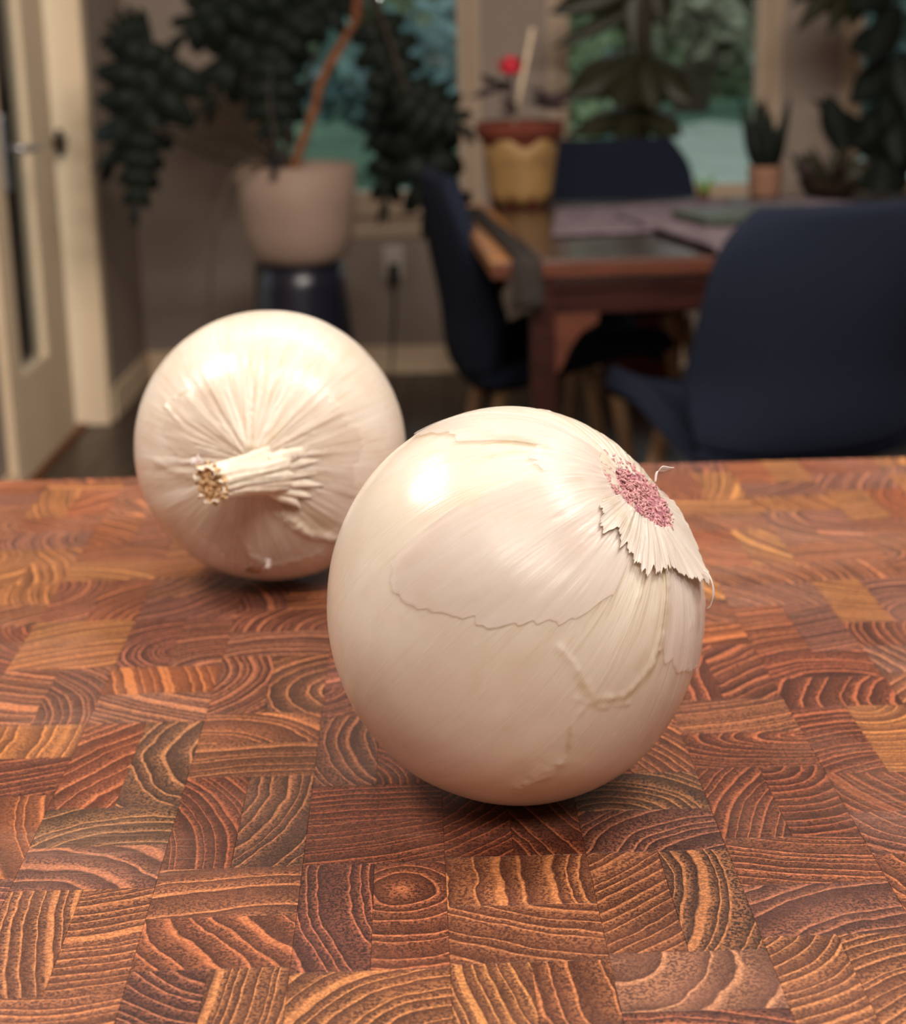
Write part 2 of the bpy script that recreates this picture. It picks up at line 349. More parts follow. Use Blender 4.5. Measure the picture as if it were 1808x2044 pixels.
# lace cloth laid cornerwise, its near corner hanging over the edge
def cloth(name, label, quad, z, hang, seed):
    R_ = random.Random(seed); n = 28; m = MB(); vs_ = []
    for j in range(n+1):
        for i in range(n+1):
            u, v = i/n, j/n; p = (quad[0]*(1-u)+quad[1]*u)*(1-v)+(quad[3]*(1-u)+quad[2]*u)*v
            e = .008*math.sin(u*19+seed)*(1 if v in (0, 1) else .0)
            zz = z+.002+.0035*mnoise.noise(Vector((p.x*11, p.y*11, seed)))+.002
            y0 = 3.235+(p.x-.17)*math.tan(TR)-.008
            x = p.x; y = p.y+e
            if y < y0: zz -= (y0-y)*.95; y = y0-(y0-y)*.12
            vs_.append((x, y, zz))
    fs = [(j*(n+1)+i, j*(n+1)+i+1, (j+1)*(n+1)+i+1, (j+1)*(n+1)+i) for j in range(n) for i in range(n)]
    m.add(vs_, fs, True); o = m.build(name, M_cloth, None, solid=.003); return tag(o, label, 'cloth')
V = Vector
cloth('lace_runner', 'mauve-grey lace runner along the tabletop, left of the hanging corner', [V((.235, 3.60, 0)), V((.52, 3.66, 0)), V((.74, 4.36, 0)), V((.28, 4.16, 0))], .7625, 0, 1)
cloth('lace_cloth', 'mauve-grey lace cloth whose corner hangs over the front edge of the table', [V((.55, 3.12, 0)), V((1.15, 3.75, 0)), V((.90, 4.26, 0)), V((.40, 3.95, 0))], .769, .1, 4)
m = MB(); m.box(-.15, .15, -.10, .10, 0, .016, .004); o = m.build('slate_tray', M_tray); o.location = (.68, 3.74, .779); o.rotation_euler = (0, 0, D(14)); tag(o, 'flat dark green tray lying on the mauve lace cloth', 'tray')

# ------------------------------------------------------------------ leaves
def leaf_mesh(L, Wd, n=9, droop=.35, fold=.12, notch=0.0, lobes=6, heart=False):
    m = MB()
    def zc(t, u): return -droop*L*t*t - fold*abs(u)*Wd
    if notch <= 0:
        vs_ = []
        for j in range(n+1):
            t = j/n; w = Wd*.5*(math.sin(math.pi*min(1, t*.98+.02)**(.62 if heart else .8)))
            for u in (-1, -.5, 0, .5, 1): vs_.append((u*w, t*L-(.10*L*abs(u) if heart else 0)*(1-t), zc(t, u*w/Wd*2)))
        m.add(vs_, [(j*5+i, j*5+i+1, (j+1)*5+i+1, (j+1)*5+i) for j in range(n) for i in range(4)], True)
    else:
        for s in (-1, 1):
            for k_ in range(lobes):
                t0 = k_/lobes; t1 = (k_+1)/lobes; tm = (t0+t1)/2
                w = Wd*.5*math.sin(math.pi*min(1, tm*.86+.14)**.75)
                reach = .10*L*(1-tm)
                rows = []
                for q in (0, .55, .82, 1.0):
                    nar = 1-notch*(q if q > .6 else 0)*.5; x = s*w*q
                    sl = (tm*.22*L if True else 0)*q
                    c = tm*L+sl-reach*q*.6; h = (t1-t0)*L*.5*nar*(1.25 if q < .6 else 1.0)
                    if q == 1.0: h *= .62
                    rows.append([(x, c-h, zc(tm, s*q)), (x, c+h, zc(tm, s*q))])
                vs_ = [p for r_ in rows for p in r_]
                fs = [(2*i, 2*i+1, 2*i+3, 2*i+2) if s < 0 else (2*i, 2*i+2, 2*i+3, 2*i+1) for i in range(3)]
                m.add(vs_, fs, True)
    m.tube([(0, 0, .001), (0, L*.5, zc(.5, 0)+.001), (0, L*.97, zc(.97, 0)+.001)], [.003, .0025, .001], 5)
    return m
def put_leaf(root, m, mat, base, tip, face=(0, -1, .25), name='leaf'):
    """base/tip in root space; the blade turns its upper side towards 'face'."""
    base, tip, face = Vector(base), Vector(tip), Vector(face)
    y = (tip-base).normalized(); z = (face-y*face.dot(y)).normalized(); x = y.cross(z)
    o = m.build(name, mat, root, solid=.0012)
    o.matrix_local = Matrix(((x.x, y.x, z.x, base.x), (x.y, y.y, z.y, base.y), (x.z, y.z, z.z, base.z), (0, 0, 0, 1)))
    return o

# ------------------------------------------------------------------ big split-leaf plant in its pot, on a stand
stand = thing('plant_stand', (-.405, 4.9, 0), 'glossy navy-black flared stand under the blush pot', 'stand')
m = MB(); m.lathe([(.0, .0), (.185, .0), (.185, .012), (.172, .10), (.152, .30), (.132, .50), (.128, .548), (.120, .553), (0, .553)], 56); m.build('body', M_stand, stand)
m = MB(); m.lathe([(.126, .5525), (.130, .553), (.130, .5565), (.120, .558), (0, .558)], 56); m.build('top_plate', M_stand, stand)
PX, PY = -.402, 4.9
mon = thing('potted_monstera', (PX, PY, .558), 'large dark split-leaf plant in a blush pot on the navy-black stand', 'plant')
m = MB(); m.lathe([(0, 0), (.095, 0), (.118, .008), (.140, .035), (.156, .09), (.165, .17), (.168, .277), (.162, .279), (.157, .27), (.153, .245), (.0, .245)], 64); m.build('pot', M_pot, mon)
m = MB(); m.lathe([(.152, .243), (.12, .252), (.05, .256), (0, .257)], 32); o = m.build('soil', M_soil, mon)
def at(px, py, y):                     # a point of the room at depth y, as the photograph's lens sees it
    d = CX*((px-904)/3400) + CY*(-(py-1022)/3400) - CZ
    return CAM + d*(y/d.y)
def loc_(root, px, py, y): return at(px, py, y) - root.location
def L_(px, py, y): return loc_(mon, px, py, y)
# trunk-like brown stem and stalks
m = MB(); m.tube(smoothpath([L_(585, 335, 4.92), L_(603, 285, 4.92), L_(628, 215, 4.92), L_(642, 160, 4.92), L_(682, 88, 4.93), L_(708, 45, 4.93), L_(716, -30, 4.93), L_(720, -120, 4.95)], 6), .013, 10); m.build('stem', M_stem_brown, mon)
stalks = [[(555, 325, 4.90), (480, 240, 4.85), (400, 165, 4.8), (350, 125, 4.75)], [(548, 328, 4.9), (470, 275, 4.82), (390, 262, 4.76), (310, 258, 4.72)], [(545, 330, 4.9), (460, 322, 4.82), (380, 292, 4.76), (300, 255, 4.70)],
          [(560, 325, 4.92), (540, 230, 4.98), (540, 160, 5.0), (548, 128, 5.0)], [(575, 325, 4.95), (560, 180, 5.1), (530, 60, 5.15), (505, 10, 5.15)], [(718, -20, 4.95), (732, 40, 4.9), (745, 55, 4.88)],
          [(718, -40, 4.95), (770, 60, 4.85), (800, 150, 4.8), (818, 190, 4.78)], [(716, -60, 4.95), (770, 40, 4.95), (790, 130, 4.95), (810, 235, 4.95)], [(560, 325, 4.92), (600, 200, 5.05), (650, 60, 5.1), (690, -10, 5.1)]]
for st in stalks:
    m = MB(); m.tube(smoothpath([L_(*q) for q in st], 6), [.0085-.003*i/18 for i in range(19)], 8); m.build('stalk', M_petiole, mon)
m = MB(); m.tube(smoothpath([L_(545, 330, 4.76), L_(490, 330, 4.7), L_(452, 375, 4.68), L_(430, 450, 4.67), L_(420, 560, 4.67), L_(418, 700, 4.68)], 8), .0065, 8); m.build('aerial_root', M_root, mon)
m = MB(); m.tube(smoothpath([L_(548, 318, 4.76), L_(548, 335, 4.722), L_(547, 355, 4.718)], 5), [.016, .014, .013, .012, .011, .010, .009, .009, .010, .012, .008], 8); m.build('hanging_stub', M_black, mon)
leaves = [((348, 118, 4.75), (205, 315, 4.70), .27, .55, (-.15, -1, .15)), ((300, 60, 4.76), (212, 70, 4.72), .17, .4, (0, -1, .3)), ((290, 268, 4.70), (272, 425, 4.66), .125, .15, (.3, -1, .1)), ((285, 90, 4.73), (250, 300, 4.72), .22, .5, (.2, -1, .1)),
          ((545, -30, 5.15), (420, 205, 5.08), .25, .6, (.2, -1, .2)), ((500, -40, 5.12), (345, 75, 5.05), .22, .65, (0, -1, .4)), ((548, 120, 5.0), (548, 300, 4.96), .20, .12, (.1, -1, .2)),
          ((610, 40, 5.0), (500, 190, 5.0), .16, .6, (.3, -1, .2)), ((690, -20, 5.1), (560, 60, 5.05), .20, .6, (0, -1, .6)), ((745, 40, 4.88), (815, 215, 4.82), .19, .5, (-.1, -1, .2)),
          ((775, 110, 4.85), (740, 285, 4.86), .09, .4, (.4, -1, .1)), ((818, 180, 4.78), (935, 255, 4.74), .19, .6, (0, -1, .5)), ((830, 210, 4.85), (850, 440, 4.80), .22, .5, (-.1, -1, .15)), ((795, 230, 4.92), (770, 420, 4.90), .15, .55, (.2, -1, .15)),
          ((640, -60, 5.12), (640, 60, 5.1), .18, .5, (0, -1, .3)), ((860, 200, 4.82), (905, 430, 4.78), .13, .5, (.1, -1, .1))]
for ba, ti, wd, nt_, fc in leaves:
    b3, t3 = L_(*ba), L_(*ti)
    put_leaf(mon, leaf_mesh((t3-b3).length*1.02, wd, 9, .06, .18, nt_, 5), M_leaf, b3, t3, fc)

# ------------------------------------------------------------------ red-flowered plant in the glazed pot on the table
fp = thing('flowering_pot_plant', (.205, 4.36, .760), 'terracotta pot with a cream glazed panel, dark leaves and one red bloom', 'plant')
m = MB(); m.lathe([(0, 0), (.068, 0), (.074, .006), (.082, .06), (.092, .14), (.098, .165), (.108, .170), (.110, .205), (.104, .207), (.097, .200), (.093, .17), (0, .17)], 48); m.build('pot', M_terra, fp)
# cream panel glazed around the belly, with wavy upper and lower borders
m = MB(); n = 60; vs_ = []; na = 49
for j in range(7):
    for i in range(na):
        a = math.radians(-158+i*140/(na-1)*1.0); v = j/6
        zlo = .012+.006*math.sin(a*9); zhi = .158+.012*math.sin(a*6+1); z = zlo+(zhi-zlo)*v
        r = (.075+(.0975-.075)*min(1, z/.165))+.0022; vs_.append((r*math.cos(a), r*math.sin(a), z))
m.add(vs_, [(j*na+i, j*na+i+1, (j+1)*na+i+1, (j+1)*na+i) for j in range(6) for i in range(na-1)], True); m.build('cream_panel', M_cream, fp, solid=.003)
m = MB()
for i in range(9):
    a = math.radians(-125+i*9); r = .0935; z = .112+.004*math.sin(i*2.1)
    m.tube([(r*math.cos(a), r*math.sin(a), z), (r*math.cos(a+.06), r*math.sin(a+.06), z+.012*(-1)**i), (r*math.cos(a+.11), r*math.sin(a+.11), z)], .0022, 5)
m.build('faded_motif', M_glazeink, fp)
m = MB(); m.lathe([(.094, .186), (.05, .192), (0, .193)], 24); m.build('soil', M_soil, fp)
m = MB(); m.tube([(-.020, -.055, .19), (.032, -.05, .43)], [.0062, .0056], 10); m.build('stake', M_stake, fp)
R_ = random.Random(12)
for i in range(15):
    a = R_.uniform(0, 6.28); e = R_.uniform(.1, .9); st_ = Vector((.03*math.cos(a), .03*math.sin(a), .185)); h = R_.uniform(.05, .13)
    b3 = st_+Vector((math.cos(a)*.02, math.sin(a)*.02, h)); t3 = b3+Vector((math.cos(a)*.075, math.sin(a)*.075, R_.uniform(-.02, .04)))
    put_leaf(fp, leaf_mesh((t3-b3).length, .042, 6, .15, .15), M_leaf_purple, b3, t3, (0, -.3, 1))
m = MB(); m.tube([(-.01, 0, .18), (-.02, -.02, .26), (-.022, -.03, .325)], [.005, .004, .004], 6); m.build('flower_stalk', M_leaf_purple, fp)
m = MB()
for i in range(11):
    a = i*2.4; r = .014+.0028*i; c0 = Vector((-.022, -.03, .335)); d = Vector((math.cos(a), math.sin(a), .35))
    p0 = c0; p1 = c0+d*r*.8; p2 = c0+d*r*1.35+Vector((0, 0, .004)); s_ = Vector((-math.sin(a), math.cos(a), 0))*.011
    m.add([p0-s_*.3, p0+s_*.3, p1+s_, p2+s_*.5, p2-s_*.5, p1-s_], [(0, 1, 2, 5), (5, 2, 3, 4)], True)
m.lathe([(0, -.018), (.022, -.010), (.030, .002), (.025, .018), (.012, .028), (0, .031)], 16, (-.022, -.03, .335)); m.build('bloom', M_red, fp)
m = MB(); m.tube([(.045, -.06, .188), (.048, -.068, .205)], [.014, .006], 8); m.build('yellow_leaf', M_leaf_bright, fp)

# ------------------------------------------------------------------ broad-leaved plant behind the far chair
bp_ = thing('broad_leaved_plant', (.66, 5.62, 0), 'tall olive broad-leaved plant before the middle window, behind the far chair', 'plant')
m = MB(); m.lathe([(0, 0), (.11, 0), (.125, .02), (.15, .28), (.155, .30), (.145, .30), (.14, .27), (0, .27)], 40); m.build('pot', M_terra, bp_)
def B_(px, py, y): return loc_(bp_, px, py, y)
m = MB(); m.tube(smoothpath([(0, 0, .26), (.0, 0, .6), B_(1285, 190, 5.62), B_(1290, 60, 5.62), B_(1285, -60, 5.62)], 6), .022, 10); m.build('stem', M_petiole, bp_)
for ba, ti, wd, fc in [((1285, 100, 5.6), (1120, 185, 5.5), .16, (0, -1, .8)), ((1285, 110, 5.6), (1385, 200, 5.5), .15, (0, -1, .7)), ((1280, 120, 5.58), (1230, 205, 5.46), .19, (0, -1, .4)), ((1290, 110, 5.58), (1310, 215, 5.48), .17, (0, -1, .4)),
                       ((1275, 215, 5.6), (1135, 262, 5.48), .09, (0, -1, .6)), ((1285, 215, 5.6), (1360, 265, 5.48), .10, (0, -1, .5)), ((1270, 210, 5.58), (1240, 285, 5.46), .12, (0, -1, .3)), ((1285, -120, 5.62), (1275, 115, 5.55), .17, (.2, -1, .2)),
                       ((1290, -60, 5.62), (1095, 15, 5.55), .14, (0, -1, .7)), ((1285, 0, 5.62), (1100, 85, 5.55), .07, (0, -1, .7)), ((1295, -80, 5.62), (1330, 60, 5.58), .12, (0, -1, .2))]:
    b3, t3 = B_(*ba), B_(*ti); put_leaf(bp_, leaf_mesh((t3-b3).length, wd, 9, .10, .25), M_leaf_olive, b3, t3, fc)

# ------------------------------------------------------------------ small plants at the right end of the table
sp = thing('upright_leafy_plant', (.835, 4.42, .760), 'upright dark-leaved plant in a small peach pot on the table', 'plant')
m = MB(); m.lathe([(0, 0), (.034, 0), (.040, .01), (.045, .075), (.046, .08), (.041, .08), (.039, .065), (0, .065)], 32); m.build('pot', simple('peach_pot', srgb(140, 104, 84), .7, .2, .06, 20), sp)
R_ = random.Random(5)
for i in range(14):
    a = i*2.4; s = .012+.012*R_.random(); b3 = Vector((s*math.cos(a), s*math.sin(a), .06)); t3 = b3+Vector((math.cos(a)*R_.uniform(.01, .06), math.sin(a)*R_.uniform(.01, .05), R_.uniform(.10, .20)))
    put_leaf(sp, leaf_mesh((t3-b3).length, .032, 6, .12, .2), M_leaf, b3, t3, (math.cos(a)*.3, -1, .3))
bw = thing('bushy_bowl_plant', (.985, 4.36, .760), 'low bushy brown-green plant in a bowl behind the right chair', 'plant')
m = MB(); m.lathe([(0, 0), (.04, 0), (.06, .012), (.075, .04), (.077, .05), (.07, .05), (.06, .038), (0, .038)], 32); m.build('bowl', M_soil, bw)
for i in range(34):
    a = R_.uniform(0, 6.28); b3 = Vector((.03*math.cos(a), .03*math.sin(a), .045)); t3 = b3+Vector((math.cos(a)*R_.uniform(.0, .085), math.sin(a)*R_.uniform(0, .07), R_.uniform(.02, .09)))
    put_leaf(bw, leaf_mesh((t3-b3).length, .026, 5, .15, .2), M_leaf_olive if i % 3 else M_leaf_purple, b3, t3, (0, -1, .6))
gl_ = thing('seedling', (.665, 4.34, .760), 'tiny bright green seedling standing on the tabletop', 'plant')
m = MB(); m.lathe([(0, 0), (.014, 0), (.017, .018), (.018, .02), (.0, .018)], 20); m.build('pot', M_terra, gl_)
for t3, w in (((.024, -.01, .07), .016), ((-.012, -.01, .05), .012)): put_leaf(gl_, leaf_mesh(.058, w, 5, .1, .2), M_leaf_bright, (0, 0, .016), t3, (0, -1, .3))

# ------------------------------------------------------------------ tall dark plant before the right window, trailing plant above
rp = thing('rubber_plant', (1.52, 5.45, 0), 'tall glossy dark plant at the right edge before the window', 'plant')
m = MB(); m.lathe([(0, 0), (.13, 0), (.145, .02), (.17, .30), (.175, .32), (.165, .32), (.16, .29), (0, .29)], 40); m.build('pot', M_pot, rp)
m = MB(); m.tube(smoothpath([(0, 0, .28), (.01, 0, .7), (-.02, 0, 1.1), (0, 0, 1.6)], 6), .014, 8); m.build('stem', M_stem_brown, rp)
def Q_(px, py, y): return loc_(rp, px, py, y)
for ba, ti, wd, fc in [((1800, 330, 5.45), (1640, 190, 5.3), .10, (0, -1, .5)), ((1650, 190, 5.3), (1690, 330, 5.28), .085, (-.3, -1, .2)), ((1820, 300, 5.45), (1720, 370, 5.3), .14, (0, -1, .4)), ((1810, 200, 5.45), (1700, 290, 5.35), .12, (0, -1, .4)),
                       ((1800, 120, 5.45), (1700, 200, 5.35), .12, (0, -1, .3)), ((1800, 60, 5.45), (1700, 90, 5.35), .12, (0, -1, .5)), ((1800, 10, 5.45), (1740, 130, 5.3), .11, (.2, -1, .2)), ((1790, 210, 5.4), (1800, 330, 5.3), .12, (0, -1, .2)),
                       ((1800, 100, 5.4), (1830, 230, 5.3), .12, (0, -1, .3)), ((1790, -40, 5.45), (1700, 10, 5.35), .12, (0, -1, .4)), ((1800, 270, 5.45), (1900, 330, 5.3), .14, (0, -1, .4)), ((1800, 150, 5.45), (1770, 255, 5.3), .10, (0, -1, .2)), ((1790, 300, 5.4), (1760, 400, 5.3), .15, (0, -1, .2))]:
    b3, t3 = Q_(*ba), Q_(*ti); put_leaf(rp, leaf_mesh((t3-b3).length, wd, 8, .12, .22), M_leaf, b3, t3, fc)
tp_ = thing('trailing_plant', (1.27, 5.80, 1.52), 'trailing dark olive plant hanging at the top right of the frame', 'plant')
m = MB(); m.lathe([(0, 0), (.07, 0), (.10, .03), (.115, .10), (.118, .13), (.11, .13), (.10, .11), (0, .11)], 32); m.build('pot', M_pot, tp_)
for a in (0, 2.1, 4.2):
    m = MB(); m.tube([(.11*math.cos(a), .11*math.sin(a), .125), (0, 0, .50)], .0025, 5); m.build('cord', M_stake, tp_)
m = MB(); m.tube([(0, 0, .48), (0, 0, HC-1.52)], .003, 5); m.build('hook', M_brass, tp_)
def T_(px, py, y): return loc_(tp_, px, py, y)
for ba, ti, wd in [((1690, -60, 5.5), (1590, 60, 5.42), .085), ((1700, -40, 5.5), (1655, 65, 5.4), .085), ((1660, -70, 5.5), (1580, 10, 5.45), .08), ((1720, -30, 5.5), (1700, 50, 5.38), .09), ((1740, -60, 5.5), (1760, 40, 5.4), .08), ((1690, -90, 5.5), (1640, 20, 5.42), .08)]:
    b3, t3 = T_(*ba), T_(*ti)
    m = MB(); m.tube(smoothpath([(b3.x*.3, b3.y*.3, .12), b3*.7+Vector((0, 0, .06)), b3], 5), .003, 5); m.build('vine', M_petiole, tp_)
    put_leaf(tp_, leaf_mesh((t3-b3).length, wd, 7, .1, .2, heart=True), M_leaf_olive, b3, t3, (0, -1, .3))

# ------------------------------------------------------------------ outlet and cord on the back wall
ol = thing('wall_outlet', (-.168, YB_, .405), 'white wall outlet low on the back wall under the sill', 'outlet')
m = MB(); m.box(-.036, .036, -.007, -.0005, -.058, .058, .003); m.build('cover_plate', M_plastic_w, ol)
for dz in (.024, -.024):
    m = MB(); m.box(-.016, .016, -.0095, -.006, dz-.014, dz+.014, .002); m.build('socket', M_plastic_w, ol)
pc = thing('power_cord', (-.168, YB_-.012, .33), 'black plug and cord hanging from the wall outlet', 'cord')
m = MB(); m.box(-.017, .017, -.05, 0.001, -.005, .070, .006); m.build('plug', M_black, pc)
m = MB(); m.tube(smoothpath([(0, -.03, .0), (0, -.032, -.08), (-.01, -.03, -.2), (-.02, -.035, -.325)], 6), .004, 7); m.build('cable', M_black, pc)
# ------------------------------------------------------------------ kitchen island and end-grain butcher block
BR = 0.01691144                                     # the board lies turned a degree against the room
isl = thing('kitchen_island', (0, .36, 0), 'grey kitchen island carrying the butcher block', 'island', rz=BR)
m = MB(); m.box(-.85, .85, -.30, .40, .09, .872, .004); m.box(-.80, .80, -.24, .35, .0, .09); m.build('cabinet', M_island, isl)
m = MB(); m.box(-.90, .90, -.36, .46, .872, .9076, .005); m.build('worktop', M_counter, isl)

M_block, nt, b = newmat('end_grain_teak')
def attr(nt, name):
    a = nt.nodes.new('ShaderNodeAttribute'); a.attribute_name = name; return a
geo = nt.nodes.new('ShaderNodeNewGeometry'); pos = geo.outputs['Position']
uv = nt.nodes.new('ShaderNodeUVMap'); uv.uv_map = 'rings'
seed = attr(nt, 'seed').outputs['Fac']
dark = attr(nt, 'dark').outputs['Color']; light = attr(nt, 'light').outputs['Color']
wob = noise_tex(nt, pos, 55, 3, .5)
sub = N(nt, 'ShaderNodeVectorMath', operation='SUBTRACT'); nt.links.new(wob.outputs['Color'], sub.inputs[0]); sub.inputs[1].default_value = (.5, .5, .5)
scl = N(nt, 'ShaderNodeVectorMath', operation='SCALE'); nt.links.new(sub.outputs[0], scl.inputs[0]); scl.inputs['Scale'].default_value = 1.0
ad = N(nt, 'ShaderNodeVectorMath', operation='ADD'); nt.links.new(uv.outputs[0], ad.inputs[0]); nt.links.new(scl.outputs[0], ad.inputs[1])
fl = N(nt, 'ShaderNodeVectorMath', operation='MULTIPLY'); nt.links.new(ad.outputs[0], fl.inputs[0]); fl.inputs[1].default_value = (1, 1, 0)
ln = N(nt, 'ShaderNodeVectorMath', operation='LENGTH'); nt.links.new(fl.outputs[0], ln.inputs[0]); r0 = ln.outputs['Value']
sp1 = nt.nodes.new('ShaderNodeTexNoise'); sp1.noise_dimensions = '1D'; sp1.inputs['Scale'].default_value = .55; sp1.inputs['Detail'].default_value = 1
nt.links.new(math_(nt, 'ADD', r0, math_(nt, 'MULTIPLY', seed, 917.0)), sp1.inputs['W'])
r1 = math_(nt, 'ADD', r0, math_(nt, 'MULTIPLY', sp1.outputs[0], 1.7))
ring = math_(nt, 'FLOOR', r1); frc = math_(nt, 'FRACT', r1)
wn = nt.nodes.new('ShaderNodeTexWhiteNoise'); wn.noise_dimensions = '1D'; nt.links.new(math_(nt, 'ADD', ring, math_(nt, 'MULTIPLY', seed, 331.7)), wn.inputs['W'])
rv = wn.outputs['Value']
pore = noise_tex(nt, pos, 1150, 2, .6); pmask = smooth(nt, pore.outputs[0], .46, .56)
pore2 = noise_tex(nt, pos, 700, 3, .6); pm2 = smooth(nt, pore2.outputs[0], .40, .62)
width = math_(nt, 'MULTIPLY_ADD', rv, .10, .07)
rise = smooth(nt, frc, .0, .07)
fall = math_(nt, 'SUBTRACT', 1.0, math_(nt, 'MINIMUM', math_(nt, 'MAXIMUM', math_(nt, 'DIVIDE', math_(nt, 'SUBTRACT', frc, math_(nt, 'ADD', width, .03)), .10), 0.0), 1.0))
line = math_(nt, 'MULTIPLY', math_(nt, 'MULTIPLY', rise, fall), math_(nt, 'MULTIPLY_ADD', pmask, .5, .5))
tail = math_(nt, 'POWER', math_(nt, 'SUBTRACT', 1.0, frc), 1.3)
spk = math_(nt, 'MULTIPLY', math_(nt, 'MULTIPLY', pmask, tail), math_(nt, 'MULTIPLY_ADD', rv, .5, .42))
amount = math_(nt, 'MAXIMUM', line, math_(nt, 'MULTIPLY', spk, rise))
big = noise_tex(nt, pos, 42, 2, .5)
dk = mixc(nt, smooth(nt, big.outputs[0], .3, .7), (.62, .60, .62), (1.22, 1.18, 1.12)); dcol = mixc(nt, 1.0, dark, dk, 'MULTIPLY')
late = smooth(nt, frc, .70, 1.0)
dcol = mixc(nt, math_(nt, 'MULTIPLY', late, .45), dcol, mixc(nt, 1.0, dcol, (.45, .40, .45), 'MULTIPLY'))
fine = noise_tex(nt, pos, 2600, 2, .5)
dcol = mixc(nt, math_(nt, 'MULTIPLY', smooth(nt, fine.outputs[0], .45, .65), .20), dcol, light)
ccol = mixc(nt, amount, dcol, light)
# knife wear: pale fuzzy patches and fine scratches
wear_n = noise_tex(nt, pos, 11, 3, .6)
mp = nt.nodes.new('ShaderNodeMapping'); mp.inputs['Rotation'].default_value = (0, 0, .5); mp.inputs['Scale'].default_value = (30, 900, 1); nt.links.new(pos, mp.inputs[0])
scr = noise_tex(nt, mp.outputs[0], 1.0, 2, .6, .3)
wear = math_(nt, 'MULTIPLY', smooth(nt, wear_n.outputs[0], .50, .72), math_(nt, 'MULTIPLY_ADD', smooth(nt, scr.outputs[0], .52, .68), .35, .12))
ccol = mixc(nt, wear, ccol, srgb(176, 132, 108))
nt.links.new(ccol, b.inputs['Base Color'])
rg = math_(nt, 'MULTIPLY_ADD', wear_n.outputs[0], .22, .30); nt.links.new(rg, b.inputs['Roughness'])
b.inputs['Specular IOR Level'].default_value = .4
bp = nt.nodes.new('ShaderNodeBump'); bp.inputs['Strength'].default_value = .35; bp.inputs['Distance'].default_value = .0004
nt.links.new(math_(nt, 'ADD', pore.outputs[0], math_(nt, 'MULTIPLY', amount, .4)), bp.inputs['Height']); nt.links.new(bp.outputs[0], b.inputs['Normal'])

PAL = {'A': ((72, 47, 44), (190, 120, 84)), 'B': ((80, 43, 34), (188, 108, 70)), 'C': ((66, 49, 43), (198, 134, 86)), 'D': ((104, 63, 47), (206, 130, 84)), 'E': ((114, 70, 53), (218, 144, 90)),
       'G': ((142, 88, 54), (212, 144, 80)), 'M': ((100, 67, 58), (196, 128, 90)), 'O': ((126, 68, 42), (206, 126, 72)), 'R': ((106, 54, 38), (200, 122, 78)), 'H': ((136, 92, 72), (204, 146, 106))}
